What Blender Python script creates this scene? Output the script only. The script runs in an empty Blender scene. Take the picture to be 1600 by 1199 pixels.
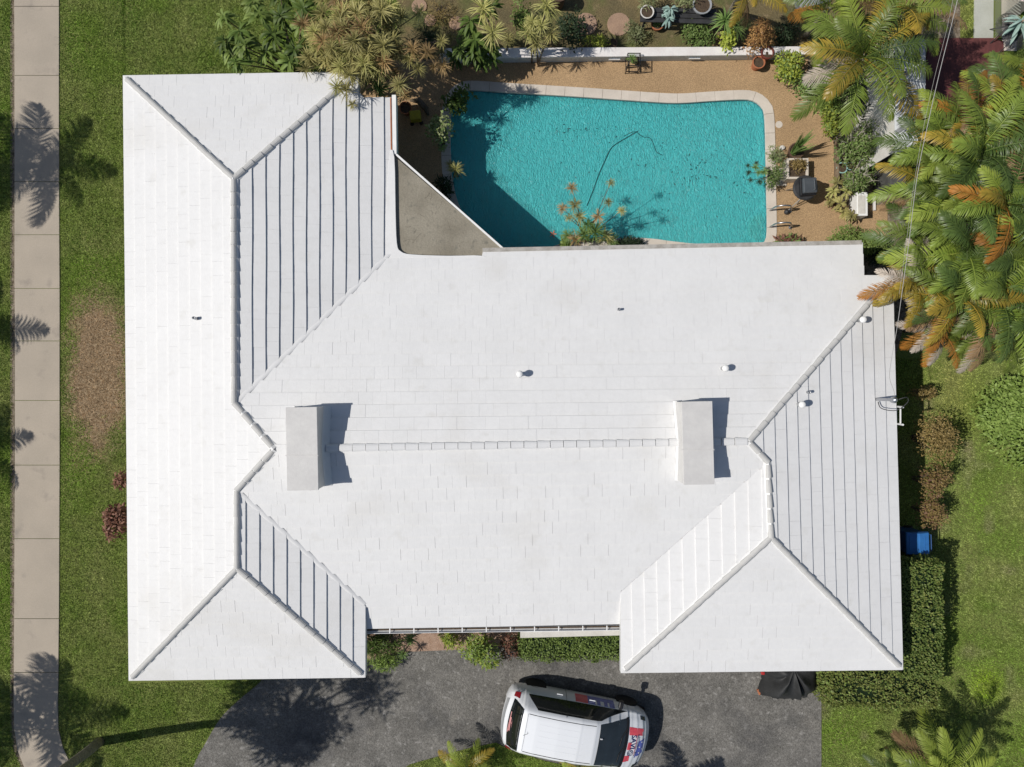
import bpy, bmesh, math, random
import numpy as np
from mathutils import Vector, Matrix
from mathutils.geometry import tessellate_polygon
random.seed(7)
RNG = np.random.RandomState(7)
SC = bpy.context.scene
COL = SC.collection
# ------------------------------------------------------------------ camera, sky, sun, exposure
FPX, CAMH = 1067.0, 19.4            # focal length in pixels of the 1600 px photograph, flying height in metres
cam_d = bpy.data.cameras.new('camera'); cam = bpy.data.objects.new('camera', cam_d); COL.objects.link(cam)
cam_d.sensor_width = 36; cam_d.lens = 36 * FPX / 1600; cam_d.clip_end = 600; cam.location = (0, 0, CAMH)
SC.camera = cam
SUN_DIR = Vector((-0.86, -0.095, 1.0)).normalized()      # towards the sun
sun_el = math.asin(SUN_DIR.z); sun_rot = math.atan2(SUN_DIR.x, SUN_DIR.y)
w = bpy.data.worlds.new("World"); SC.world = w; w.use_nodes = True
nt = w.node_tree; bg = nt.nodes['Background']; sky = nt.nodes.new('ShaderNodeTexSky')
sky.sky_type = 'NISHITA'; sky.sun_disc = False; sky.sun_elevation = sun_el; sky.sun_rotation = sun_rot
sky.air_density = 1.0; sky.dust_density = 1.0; sky.ozone_density = 1.0
nt.links.new(sky.outputs[0], bg.inputs[0]); bg.inputs[1].default_value = 0.068
sl = bpy.data.lights.new('sun', 'SUN'); so = bpy.data.objects.new('sun', sl); COL.objects.link(so)
sl.energy = 4.1; sl.angle = math.radians(0.5); sl.color = (1.0, 0.955, 0.885)
so.rotation_euler = SUN_DIR.to_track_quat('Z', 'Y').to_euler(); so.location = (0, 0, 40)
SC.view_settings.view_transform = 'Standard'; SC.view_settings.look = 'None'
SC.view_settings.exposure = 0.0; SC.view_settings.gamma = 1.0; SC.view_settings.use_curve_mapping = False
SC.cycles.max_bounces = 8; SC.cycles.transparent_max_bounces = 12; SC.cycles.diffuse_bounces = 3
SC.cycles.use_denoising = True; SC.cycles.sample_clamp_indirect = 6

# ------------------------------------------------------------------ helpers
def P(px, py, z=0.0):
    """ground-plan point under a pixel of the photograph, at height z"""
    return Vector(((px - 800) / FPX * (CAMH - z), -(py - 599.5) / FPX * (CAMH - z), z))
def tag(o, label=None, cat=None, group=None, kind=None):
    if label: o['label'] = label
    if cat: o['category'] = cat
    if group: o['group'] = group
    if kind: o['kind'] = kind
    return o
def empty(name, loc=(0, 0, 0), rz=0.0, label=None, cat=None, group=None):
    o = bpy.data.objects.new(name, None); COL.objects.link(o)
    o.location = loc; o.rotation_euler = (0, 0, rz); o.empty_display_size = 0.2
    return tag(o, label, cat, group)
def link(name, me, parent=None, loc=None, rot=None, scale=None, mat=None):
    o = bpy.data.objects.new(name, me); COL.objects.link(o)
    if parent is not None: o.parent = parent
    if loc is not None: o.location = loc
    if rot is not None: o.rotation_euler = rot
    if scale is not None: o.scale = (scale,) * 3 if not hasattr(scale, '__len__') else scale
    if mat is not None:
        o.material_slots[0].link = 'OBJECT'; o.material_slots[0].material = mat
    return o
def smooth(me, ang=None):
    me.polygons.foreach_set('use_smooth', [True] * len(me.polygons)); me.update()
class MB:
    """collects shapes; build() links them as ONE mesh object"""
    def __init__(s): s.v = []; s.f = []
    def add(s, vs, fs):
        b = len(s.v); s.v += [tuple(v) for v in vs]; s.f += [tuple(i + b for i in f) for f in fs]; return s
    def box(s, c, d, rz=0.0, ax=None):
        x, y, z = [k / 2 for k in d]; M = ax if ax is not None else Matrix.Rotation(rz, 3, 'Z')
        vs = [Vector(c) + M @ Vector((i * x, j * y, k * z)) for k in (-1, 1) for j in (-1, 1) for i in (-1, 1)]
        return s.add(vs, [(0, 2, 3, 1), (4, 5, 7, 6), (0, 1, 5, 4), (2, 6, 7, 3), (0, 4, 6, 2), (1, 3, 7, 5)])
    def prism(s, pts, z0, z1):
        n = len(pts); a = sum(pts[i][0] * pts[(i + 1) % n][1] - pts[(i + 1) % n][0] * pts[i][1] for i in range(n))
        if a < 0: pts = pts[::-1]
        vs = [(p[0], p[1], z0) for p in pts] + [(p[0], p[1], z1) for p in pts]
        return s.add(vs, [tuple(range(n))[::-1], tuple(range(n, 2 * n))] + [(i, (i + 1) % n, n + (i + 1) % n, n + i) for i in range(n)])
    def lathe(s, prof, c=(0, 0, 0), n=14, sx=1, sy=1):
        vs = []; m = len(prof)
        for i in range(n):
            a = 2 * math.pi * i / n
            for r, z in prof: vs.append((c[0] + r * math.cos(a) * sx, c[1] + r * math.sin(a) * sy, c[2] + z))
        fs = [(i * m + k, ((i + 1) % n) * m + k, ((i + 1) % n) * m + k + 1, i * m + k + 1) for i in range(n) for k in range(m - 1)]
        if prof[0][0] > 1e-4: fs.append(tuple(i * m for i in range(n))[::-1])
        if prof[-1][0] > 1e-4: fs.append(tuple(i * m + m - 1 for i in range(n)))
        return s.add(vs, fs)
    def tube(s, pts, r, n=6):
        pts = [Vector(p) for p in pts]; rs = r if hasattr(r, '__len__') else [r] * len(pts); vs = []
        up = None
        for i, p in enumerate(pts):
            t = (pts[min(i + 1, len(pts) - 1)] - pts[max(i - 1, 0)]).normalized()
            if up is None: up = Vector((0, 0, 1)) if abs(t.z) < .9 else Vector((1, 0, 0))
            a = t.cross(up).normalized(); b = a.cross(t).normalized(); up = b
            for k in range(n):
                q = 2 * math.pi * k / n; vs.append(p + (a * math.cos(q) + b * math.sin(q)) * rs[i])
        fs = [(i * n + k, i * n + (k + 1) % n, (i + 1) * n + (k + 1) % n, (i + 1) * n + k) for i in range(len(pts) - 1) for k in range(n)]
        fs += [tuple(range(n))[::-1], tuple(range((len(pts) - 1) * n, len(pts) * n))]
        return s.add(vs, fs)
    def mesh(s, name, mat=None, sm=False):
        me = bpy.data.meshes.new(name); me.from_pydata(s.v, [], s.f); me.update()
        if mat: me.materials.append(mat)
        if sm: smooth(me)
        return me
    def build(s, name, mat=None, parent=None, loc=None, sm=False, rot=None, bevel=0):
        o = link(name, s.mesh(name, mat, sm), parent, loc, rot)
        if bevel:
            m = o.modifiers.new('bevel', 'BEVEL'); m.width = bevel; m.segments = 2; m.limit_method = 'ANGLE'
        return o
def sheet(name, outer, holes, mat, z, thick=0.0, parent=None):
    polys = [[Vector((p[0], p[1], 0)) for p in pl] for pl in [outer] + holes]
    tris = tessellate_polygon(polys); flat = [v for pl in polys for v in pl]
    vs = [(v.x, v.y, z) for v in flat]; fs = []
    for t in tris:
        a, b, c = [flat[i] for i in t]
        fs.append(tuple(t) if (b - a).cross(c - a).z > 0 else tuple(t)[::-1])
    if thick:
        base = 0
        for pl in polys:
            n = len(pl); o = len(vs); vs += [(p.x, p.y, z - thick) for p in pl]
            fs += [(base + i, o + i, o + (i + 1) % n, base + (i + 1) % n) for i in range(n)]; base += n
    me = bpy.data.meshes.new(name); me.from_pydata(vs, [], fs); me.materials.append(mat); me.update()
    return link(name, me, parent)
def pxs(pts, z=0.0): return [P(x, y, z) for x, y in pts]
def catmull(pts, sub=6, closed=True):
    n = len(pts); out = []
    for i in range(n if closed else n - 1):
        g = lambda k: Vector(pts[k % n]) if closed else Vector(pts[min(max(k, 0), n - 1)])
        p0, p1, p2, p3 = g(i - 1), g(i), g(i + 1), g(i + 2)
        for k in range(sub):
            t = k / sub
            out.append(0.5 * ((2 * p1) + (-p0 + p2) * t + (2 * p0 - 5 * p1 + 4 * p2 - p3) * t * t + (-p0 + 3 * p1 - 3 * p2 + p3) * t ** 3))
    if not closed: out.append(Vector(pts[-1]))
    return out
def vnoise(x, y, seed=0):
    """smooth value noise on arrays"""
    r = np.random.RandomState(seed).rand(64, 64); xi = np.floor(x).astype(int); yi = np.floor(y).astype(int)
    fx = x - xi; fy = y - yi; fx = fx * fx * (3 - 2 * fx); fy = fy * fy * (3 - 2 * fy)
    g = lambda i, j: r[(xi + i) % 64, (yi + j) % 64]
    return (g(0, 0) * (1 - fx) + g(1, 0) * fx) * (1 - fy) + (g(0, 1) * (1 - fx) + g(1, 1) * fx) * fy
def in_poly(x, y, poly):
    ins = np.zeros(len(x), bool); n = len(poly)
    for i in range(n):
        x1, y1 = poly[i]; x2, y2 = poly[(i + 1) % n]
        c = ((y1 > y) != (y2 > y)) & (x < (x2 - x1) * (y - y1) / ((y2 - y1) if y2 != y1 else 1e-9) + x1); ins ^= c
    return ins

# ------------------------------------------------------------------ materials
def nodes(name):
    m = bpy.data.materials.new(name); m.use_nodes = True; t = m.node_tree; b = t.nodes['Principled BSDF']
    return m, t, b, t.nodes.new, t.links.new
def mat(name, c1, c2=None, scale=3.0, detail=6.0, rough=0.7, bump=0.0, bscale=40.0, fine=0.0, fscale=60.0, metal=0.0, spec=0.3,
        ramp=(0.35, 0.65), stretch=None, coat=0.0, extra=None):
    m, t, b, N, L = nodes(name)
    b.inputs['Roughness'].default_value = rough; b.inputs['Metallic'].default_value = metal
    b.inputs['Specular IOR Level'].default_value = spec; b.inputs['Coat Weight'].default_value = coat
    tc = N('ShaderNodeTexCoord'); src = tc.outputs['Object']
    if stretch:
        mp = N('ShaderNodeMapping'); mp.inputs['Scale'].default_value = stretch; L(src, mp.inputs[0]); src = mp.outputs[0]
    c2 = c2 or c1
    n1 = N('ShaderNodeTexNoise'); n1.inputs['Scale'].default_value = scale; n1.inputs['Detail'].default_value = detail; L(src, n1.inputs['Vector'])
    r = N('ShaderNodeValToRGB'); r.color_ramp.elements[0].position = ramp[0]; r.color_ramp.elements[1].position = ramp[1]
    r.color_ramp.elements[0].color = (*c1, 1); r.color_ramp.elements[1].color = (*c2, 1); L(n1.outputs[0], r.inputs[0]); out = r.outputs[0]
    if extra:
        for (c, sc, p0, p1) in extra:
            n = N('ShaderNodeTexNoise'); n.inputs['Scale'].default_value = sc; n.inputs['Detail'].default_value = 5; L(tc.outputs['Object'], n.inputs['Vector'])
            mr = N('ShaderNodeMapRange'); mr.inputs[1].default_value = p0; mr.inputs[2].default_value = p1; L(n.outputs[0], mr.inputs[0])
            mx = N('ShaderNodeMix'); mx.data_type = 'RGBA'; L(mr.outputs[0], mx.inputs[0]); L(out, mx.inputs[6]); mx.inputs[7].default_value = (*c, 1); out = mx.outputs[2]
    if fine:
        n2 = N('ShaderNodeTexNoise'); n2.inputs['Scale'].default_value = fscale; n2.inputs['Detail'].default_value = 3; L(tc.outputs['Object'], n2.inputs['Vector'])
        mr = N('ShaderNodeMapRange'); mr.inputs[1].default_value = .3; mr.inputs[2].default_value = .7; mr.inputs[3].default_value = 1 - fine; mr.inputs[4].default_value = 1 + fine
        L(n2.outputs[0], mr.inputs[0])
        mx = N('ShaderNodeMix'); mx.data_type = 'RGBA'; mx.blend_type = 'MULTIPLY'; mx.inputs[0].default_value = 1
        L(out, mx.inputs[6]); L(mr.outputs[0], mx.inputs[7]); out = mx.outputs[2]
    L(out, b.inputs['Base Color'])
    if bump:
        n3 = N('ShaderNodeTexNoise'); n3.inputs['Scale'].default_value = bscale; n3.inputs['Detail'].default_value = 4; L(tc.outputs['Object'], n3.inputs['Vector'])
        bp = N('ShaderNodeBump'); bp.inputs['Strength'].default_value = bump; bp.inputs['Distance'].default_value = 0.02
        L(n3.outputs[0], bp.inputs['Height']); L(bp.outputs[0], b.inputs['Normal'])
    return m
def leafmat(name, a, c, rnd=0.25, trans=0.28, rough=0.5, spec=0.22):
    """foliage: colour runs from a to c with the leaf's own 'tint', each object a little different"""
    m, t, b, N, L = nodes(name)
    at = N('ShaderNodeAttribute'); at.attribute_name = 'tint'
    mx = N('ShaderNodeMix'); mx.data_type = 'RGBA'; mx.inputs[6].default_value = (*a, 1); mx.inputs[7].default_value = (*c, 1); L(at.outputs['Fac'], mx.inputs[0])
    oi = N('ShaderNodeObjectInfo'); mr = N('ShaderNodeMapRange'); mr.inputs[3].default_value = 1 - rnd; mr.inputs[4].default_value = 1 + rnd; L(oi.outputs['Random'], mr.inputs[0])
    m2 = N('ShaderNodeMix'); m2.data_type = 'RGBA'; m2.blend_type = 'MULTIPLY'; m2.inputs[0].default_value = 1; L(mx.outputs[2], m2.inputs[6]); L(mr.outputs[0], m2.inputs[7])
    L(m2.outputs[2], b.inputs['Base Color']); b.inputs['Roughness'].default_value = rough; b.inputs['Specular IOR Level'].default_value = spec
    tr = N('ShaderNodeBsdfTranslucent'); L(m2.outputs[2], tr.inputs['Color']); ms = N('ShaderNodeMixShader'); ms.inputs[0].default_value = trans
    L(b.outputs[0], ms.inputs[1]); L(tr.outputs[0], ms.inputs[2]); L(ms.outputs[0], t.nodes['Material Output'].inputs[0])
    return m
M = {}
M['roof'] = mat('white_roof_paint', (.685, .685, .685), (.655, .655, .655), 1.2, 6, .55, .12, 30, .02, 9, ramp=(.3, .7), extra=[((.60, .595, .58), 3.1, .60, .85), ((.60, .59, .57), .55, .58, .85)])
M['roof_side'] = mat('white_chimney_paint', (.58, .57, .555), (.53, .52, .51), 2.5, 6, .6, .15, 30, .03, 12)  # chimney paint, an even tone a little darker than the roof slopes
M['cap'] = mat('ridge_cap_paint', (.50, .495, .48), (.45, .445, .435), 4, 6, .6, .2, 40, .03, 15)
M['deckroof'] = mat('roof_underlay', (.60, .60, .59), (.56, .56, .55), 4, 4, .7, .1, 30)
M['flat'] = mat('grey_roof_coating', (.27, .245, .195), (.20, .18, .14), 1.6, 8, .85, .5, 14, .10, 30, extra=[((.17, .16, .13), 5.5, .58, .72)])
M['wall'] = mat('stucco', (.62, .60, .56), (.55, .53, .49), 4, 6, .85, .5, 60)
M['white'] = mat('white_paint', (.78, .78, .77), (.72, .72, .71), 5, 5, .5, .05, 30)
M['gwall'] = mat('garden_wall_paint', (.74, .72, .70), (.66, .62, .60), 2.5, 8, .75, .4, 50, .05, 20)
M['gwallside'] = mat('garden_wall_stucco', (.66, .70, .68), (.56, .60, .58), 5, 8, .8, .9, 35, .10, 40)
M['grime'] = mat('roof_edge_grime', (.42, .40, .37), (.30, .28, .25), 6, 8, .9, .4, 40, .1, 40)
M['walk'] = mat('sidewalk_concrete', (.40, .345, .28), (.345, .30, .245), 1.1, 9, .85, .25, 60, .05, 30, ramp=(.3, .7), extra=[((.27, .235, .20), 2.3, .60, .78)])
M['asphalt'] = mat('weathered_asphalt', (.118, .113, .103), (.172, .164, .15), 1.6, 15, .9, .9, 40, .34, 26, ramp=(.34, .66), extra=[((.26, .25, .235), 7.0, .56, .74), ((.075, .074, .074), .55, .50, .68), ((.23, .215, .19), 1.1, .60, .80)])
M['deck'] = mat('pebble_deck', (.45, .305, .17), (.36, .24, .13), .9, 6, .9, 1.0, 70, .34, 42, ramp=(.3, .7))
M['coping'] = mat('coping_stone', (.60, .54, .47), (.52, .465, .40), 2.2, 8, .75, .2, 50, .04, 20)
M['poolfloor'] = None
M['soil'] = mat('garden_soil', (.17, .13, .062), (.115, .095, .05), 1.5, 9, 1, 1, 45, .35, 34, extra=[((.095, .11, .035), 1.1, .48, .66), ((.21, .16, .09), 3.7, .6, .75)])
M['mulch'] = mat('leaf_litter', (.11, .085, .058), (.24, .20, .15), 9, 9, 1, 1, 30, .4, 30)
M['pink'] = mat('pink_gravel', (.40, .28, .21), (.32, .21, .15), 8, 8, 1, 1, 50, .25, 40)
M['metal'] = mat('galvanised_metal', (.45, .46, .48), None, rough=.35, metal=.9)
M['dark'] = mat('dark_metal', (.03, .03, .032), (.045, .045, .048), 6, 3, .5)
M['black'] = mat('black_plastic', (.012, .012, .014), (.02, .02, .022), 6, 3, .35)
M['grey'] = mat('grey_paint', (.30, .31, .32), (.25, .26, .27), 6, 4, .6)
M['cablewhite'] = mat('cable_pale', (.36, .35, .34), None, rough=.6)
M['cable'] = mat('cable_grey', (.33, .32, .30), None, rough=.6)
M['terra'] = mat('terracotta', (.42, .16, .075), (.33, .12, .06), 8, 5, .8, .3, 40)
M['redpot'] = mat('dark_red_glaze', (.20, .05, .035), (.13, .035, .025), 8, 5, .5, .2, 40)
M['brownpot'] = mat('brown_pot', (.12, .075, .05), (.08, .05, .035), 8, 5, .7, .2, 40)
M['potsoil'] = mat('pot_soil', (.06, .042, .028), (.10, .07, .045), 20, 6, 1, 1, 60)
M['stone'] = mat('stepping_stone', (.36, .24, .165), (.30, .20, .14), 4, 8, .9, .7, 60, .15, 40)
M['bark'] = mat('bark', (.16, .125, .09), (.10, .08, .06), 6, 8, .95, 1, 25, .2, 30)
M['palmbark'] = mat('palm_bark', (.30, .26, .20), (.19, .165, .125), 5, 8, .95, 1, 20, .2, 30, stretch=(1, 1, 6))
M['greystem'] = mat('pale_branch', (.34, .32, .26), (.25, .23, .18), 6, 6, .9, .6, 30)
M['blue'] = mat('blue_bin_plastic', (.035, .16, .42), (.03, .13, .36), 5, 4, .42, .05, 30)
M['bluedark'] = mat('blue_bin_body', (.02, .075, .22), (.02, .065, .19), 5, 4, .5)
M['tarp'] = mat('black_cover_cloth', (.020, .021, .022), (.032, .033, .034), 3, 5, .6, .5, 14)
M['red'] = mat('red_plastic', (.45, .03, .035), (.35, .03, .03), 6, 4, .35)
M['orange'] = mat('orange_leaf', (.75, .20, .06), (.65, .14, .05), 10, 4, .6)
M['yellowp'] = mat('yellow_plastic', (.42, .36, .03), (.34, .28, .03), 10, 4, .5)
M['carwhite'] = mat('car_white_paint', (.74, .76, .79), None, rough=.25, spec=.5, coat=.6)
M['glass'] = mat('tinted_glass', (.006, .008, .009), None, rough=.06, spec=.6)
M['windshield'] = mat('windshield_glass', (.028, .036, .042), (.02, .026, .03), 2.5, 2, .06, spec=.6)
M['tyre'] = mat('tyre_rubber', (.02, .02, .02), None, rough=.85)
M['rim'] = mat('alloy_rim', (.30, .29, .27), None, rough=.35, metal=.8)
M['tail'] = mat('tail_light_red', (.22, .012, .02), None, rough=.15, spec=.6)
M['decalred'] = mat('wrap_red', (.72, .10, .12), (.60, .07, .10), 9, 3, .3, coat=.4)
M['decalblue'] = mat('wrap_blue', (.07, .09, .36), (.13, .17, .50), 9, 3, .3, coat=.4)
M['decalnavy'] = mat('lettering_navy', (.03, .035, .13), None, rough=.35)
M['decalpink'] = mat('lettering_pink', (.58, .27, .27), None, rough=.4)
M['decalwhite'] = mat('lettering_white', (.72, .72, .74), None, rough=.35)
M['maroon'] = mat('maroon_paint', (.135, .045, .042), (.10, .035, .033), 2.5, 8, .75, .3, 30, .12, 20, stretch=(4, .6, 1))
M['shed'] = mat('shed_roof_white', (.62, .64, .66), (.55, .57, .60), 3, 6, .6, .1, 20)
M['palewalk'] = mat('pale_path', (.44, .45, .40), (.38, .39, .34), 2, 8, .85, .3, 40, .06, 30)
M['wood'] = mat('weathered_wood', (.22, .165, .11), (.15, .115, .08), 3, 8, .9, .5, 30, .15, 20, stretch=(.4, 6, 1))
M['wetdark'] = mat('wet_dark_green', (.012, .075, .080), (.018, .09, .095), 8, 3, .5)
M['fencegrey'] = mat('fence_grey', (.09, .09, .085), (.06, .06, .058), 5, 6, .9)
M['frame'] = mat('window_frame', (.62, .62, .60), None, rough=.5)
M['teal'] = mat('pale_teal_plastic', (.30, .50, .46), None, rough=.5)
M['potwhite'] = mat('white_ceramic', (.62, .60, .56), (.52, .50, .46), 7, 5, .6, .2, 30)
# foliage
LM = {}
LM['palm'] = leafmat('palm_green', (.060, .108, .014), (.20, .255, .045), .45, .14, .42, .35)
LM['palmdark'] = leafmat('palm_dark_green', (.030, .062, .014), (.105, .155, .035), .3, .12, .42, .35)
LM['palmlime'] = leafmat('palm_lime', (.12, .195, .02), (.32, .37, .07), .25)
LM['palmyellow'] = leafmat('palm_yellowing', (.085, .13, .02), (.44, .28, .04), .3, .18, .4, .4)
LM['palmorange'] = leafmat('palm_orange', (.14, .12, .02), (.50, .19, .04), .3)
LM['palmbrown'] = leafmat('palm_brown', (.20, .13, .055), (.34, .22, .13), .3)
LM['palmgrey'] = leafmat('palm_dead_grey', (.28, .22, .16), (.52, .46, .40), .25, .15)
LM['drac'] = leafmat('dracaena_yellow', (.26, .27, .07), (.58, .54, .22), .25)
LM['dracolive'] = leafmat('dracaena_olive', (.19, .18, .055), (.47, .42, .17), .3)
LM['dracred'] = leafmat('dracaena_red', (.22, .16, .06), (.50, .33, .16), .3)
LM['dracgreen'] = leafmat('dracaena_green', (.08, .17, .04), (.26, .36, .11), .3)
LM['broad'] = leafmat('broadleaf_green', (.10, .165, .03), (.29, .37, .11), .25)
LM['broaddark'] = leafmat('broadleaf_dark', (.045, .085, .016), (.14, .20, .045), .25)
LM['hedge'] = leafmat('hedge_green', (.075, .12, .028), (.26, .35, .09), .15)
LM['hedgeolive'] = leafmat('hedge_olive', (.10, .135, .03), (.32, .34, .10), .15)
LM['brownbush'] = leafmat('dry_bush', (.15, .11, .04), (.38, .28, .11), .15)
LM['lime'] = leafmat('lime_bush', (.17, .23, .02), (.46, .50, .10), .2)
LM['croton'] = leafmat('croton_orange', (.16, .06, .03), (.62, .38, .14), .2)
LM['redbush'] = leafmat('red_bush', (.13, .05, .035), (.36, .20, .14), .3)
LM['midbush'] = leafmat('mid_bush', (.075, .14, .03), (.26, .35, .11), .2)
LM['brightbush'] = leafmat('bright_bush', (.11, .18, .03), (.31, .41, .11), .2)
LM['greybush'] = leafmat('grey_green_bush', (.15, .18, .07), (.36, .39, .20), .2)
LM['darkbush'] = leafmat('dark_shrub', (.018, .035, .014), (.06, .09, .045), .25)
LM['agave'] = leafmat('pale_agave', (.20, .32, .28), (.42, .55, .50), .15)

# ------------------------------------------------------------------ ground, paths, drive
POOL = catmull([(735,141),(800,145),(900,151),(1000,158),(1058,161),(1110,158),(1160,155.5),(1178,158),(1190,167),(1195,182),(1197,240),(1198,300),(1199,350),(1197,374),(1186,381),
                (1150,382),(1090,381),(1050,377),(1005,372),(940,374),(880,380),(845,392),(800,396),(768,388),(740,360),(718,322),(707,280),(704,230),(704,190),(708,163),(718,147)], 4)
POOLW = [P(p.x, p.y, .05).to_2d() for p in POOL]
def offset(poly, d):
    n = len(poly); out = []
    a = sum(poly[i].x * poly[(i + 1) % n].y - poly[(i + 1) % n].x * poly[i].y for i in range(n)); s = 1 if a > 0 else -1
    for i in range(n):
        t = (poly[(i + 1) % n] - poly[i - 1]).normalized(); out.append(poly[i] + Vector((t.y, -t.x)) * d * s)
    return out
COPO = offset(POOLW, .27); COPM = offset(POOLW, .12)
# dead lawn patch mask shared by the sheet and the blades
BR = P(152, 582)
def lawnmat():
    m, t, b, N, L = nodes('lawn_soil'); tc = N('ShaderNodeTexCoord')
    b.inputs['Roughness'].default_value = 1; b.inputs['Specular IOR Level'].default_value = .1
    n1 = N('ShaderNodeTexNoise'); n1.inputs['Scale'].default_value = .9; n1.inputs['Detail'].default_value = 9; L(tc.outputs['Object'], n1.inputs['Vector'])
    r = N('ShaderNodeValToRGB'); e = r.color_ramp.elements; e[0].position = .35; e[1].position = .68
    e[0].color = (.12, .17, .03, 1); e[1].color = (.19, .205, .07, 1); L(n1.outputs[0], r.inputs[0])
    n2 = N('ShaderNodeTexNoise'); n2.inputs['Scale'].default_value = 40; n2.inputs['Detail'].default_value = 5; L(tc.outputs['Object'], n2.inputs['Vector'])
    mr = N('ShaderNodeMapRange'); mr.inputs[1].default_value = .3; mr.inputs[2].default_value = .7; mr.inputs[3].default_value = .55; mr.inputs[4].default_value = 1.4; L(n2.outputs[0], mr.inputs[0])
    mx = N('ShaderNodeMix'); mx.data_type = 'RGBA'; mx.blend_type = 'MULTIPLY'; mx.inputs[0].default_value = 1; L(r.outputs[0], mx.inputs[6]); L(mr.outputs[0], mx.inputs[7])
    mp = N('ShaderNodeMapping'); mp.vector_type = 'TEXTURE'; mp.inputs['Location'].default_value = BR; mp.inputs['Scale'].default_value = (1.02, 2.55, 5); L(tc.outputs['Object'], mp.inputs[0])
    ln = N('ShaderNodeVectorMath'); ln.operation = 'LENGTH'; L(mp.outputs[0], ln.inputs[0])
    n3 = N('ShaderNodeTexNoise'); n3.inputs['Scale'].default_value = 2.4; n3.inputs['Detail'].default_value = 6; L(tc.outputs['Object'], n3.inputs['Vector'])
    ad = N('ShaderNodeMath'); ad.operation = 'MULTIPLY_ADD'; L(n3.outputs[0], ad.inputs[0]); ad.inputs[1].default_value = .9; L(ln.outputs['Value'], ad.inputs[2])
    ms = N('ShaderNodeMapRange'); ms.inputs[1].default_value = 1.12; ms.inputs[2].default_value = 1.62; ms.inputs[3].default_value = 1; ms.inputs[4].default_value = 0; L(ad.outputs[0], ms.inputs[0])
    m2 = N('ShaderNodeMix'); m2.data_type = 'RGBA'; L(ms.outputs[0], m2.inputs[0]); L(mx.outputs[2], m2.inputs[6])
    n4 = N('ShaderNodeTexNoise'); n4.inputs['Scale'].default_value = 14; n4.inputs['Detail'].default_value = 8; L(tc.outputs['Object'], n4.inputs['Vector'])
    r2 = N('ShaderNodeValToRGB'); r2.color_ramp.elements[0].position = .3; r2.color_ramp.elements[1].position = .7
    r2.color_ramp.elements[0].color = (.19, .125, .072, 1); r2.color_ramp.elements[1].color = (.36, .28, .185, 1); L(n4.outputs[0], r2.inputs[0]); L(r2.outputs[0], m2.inputs[7])
    L(m2.outputs[2], b.inputs['Base Color'])
    bp = N('ShaderNodeBump'); bp.inputs['Strength'].default_value = 1; bp.inputs['Distance'].default_value = .03; L(n2.outputs[0], bp.inputs['Height']); L(bp.outputs[0], b.inputs['Normal'])
    return m
M['lawn'] = lawnmat()
big = [(-90, -90), (90, -90), (90, 90), (-90, 90)]
tag(sheet('ground', big, [COPM[::-1]], M['lawn'], 0.0), kind='structure')
deck_o = pxs([(560,94),(1262,92),(1262,128),(1276,146),(1284,165),(1290,200),(1302,222),(1303,322),(1386,321),(1386,374),(1352,380),(1340,440),(1340,470),(560,470)])
tag(sheet('pool_deck', deck_o, [COPM[::-1]], M['deck'], 0.03, .03), kind='structure')
tag(sheet('garden_bed', pxs([(620,-90),(1400,-90),(1400,90),(1262,95),(690,95),(620,120)]), [], M['soil'], 0.006, .006), kind='structure')
tag(sheet('planting_bed', pxs([(1262,92),(1400,92),(1402,400),(1386,374),(1386,321),(1303,322),(1302,222),(1290,200),(1284,165),(1276,146),(1262,128)]), [], M['mulch'], 0.012, .012), kind='structure')
tag(sheet('gravel_strip', pxs([(1402,215),(1440,190),(1432,440),(1398,560),(1352,560),(1350,385),(1386,374),(1402,400)]), [], M['mulch'], 0.010, .010), kind='structure')
# the drive, weathered asphalt, with a grass island at its mouth
drive = catmull([(290,1260),(302,1199),(322,1160),(345,1122),(372,1095),(400,1072),(440,1040),(560,1010)], 4, closed=False)
drive = [P(p.x, p.y) for p in drive] + pxs([(560,960),(1283,960),(1283,1060),(1283,1199),(1280,1420),(290,1420)])
tag(sheet('driveway', drive, [], M['asphalt'], 0.018, .018), kind='structure')
isl_px = [(585,1420),(600,1225),(640,1194),(690,1180),(735,1168),(775,1160),(800,1172),(850,1188),(905,1200),(955,1214),(1000,1250),(1010,1420)]
tag(sheet('lawn_island', pxs(isl_px), [], M['lawn'], 0.032, .032), kind='structure')
tag(sheet('front_bed', pxs([(566,960),(975,960),(975,1012),(815,1012),(742,1008),(735,1014),(640,1018),(566,1034)]), [], M['pink'], 0.026, .012), kind='structure')
# sidewalk: one slab a piece, joints between them
walk = empty('sidewalk', P(57, 600)); tag(walk, kind='structure')
edge = [(-260,22,91),(-170,22,91),(-80,22,91),(10,22,92),(118,22.5,92),(201,22.5,92),(284,22.5,92),(367,22.5,92.5),(451,22.5,93),(533,23,93),(626,23,93),(727,23,93),(842,22.5,92.5),(967,22,92),(1051,21.5,91)]
for (y0, a0, b0), (y1, a1, b1) in zip(edge, edge[1:]):
    q = pxs([(a0, y0 + .35), (b0, y0 + .35), (b1, y1 - .35), (a1, y1 - .35)], .03)
    o = MB().prism([tuple(v.xy) for v in q], -.02, .030 + random.uniform(-.002, .002)).build('slab', M['walk'], walk, -walk.location, bevel=.006)
lft = [(21.5,1051.4),(21,1095),(22,1140),(27,1172),(38,1200),(52,1228),(72,1262),(100,1300)]; rgt = [(91,1051.4),(90,1100),(91,1140),(98,1168),(112,1199),(130,1224),(150,1250),(178,1290)]
for a, b in ((0, 2), (2, 5), (5, 7)):
    q = pxs(lft[a:b + 1] + rgt[a:b + 1][::-1], .03); c = sum(q, Vector()) / len(q); q = [c + (v - c) * .998 for v in q]
    MB().prism([tuple(v.xy) for v in q], -.02, .031).build('slab', M['walk'], walk, -walk.location, bevel=.006)
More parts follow.
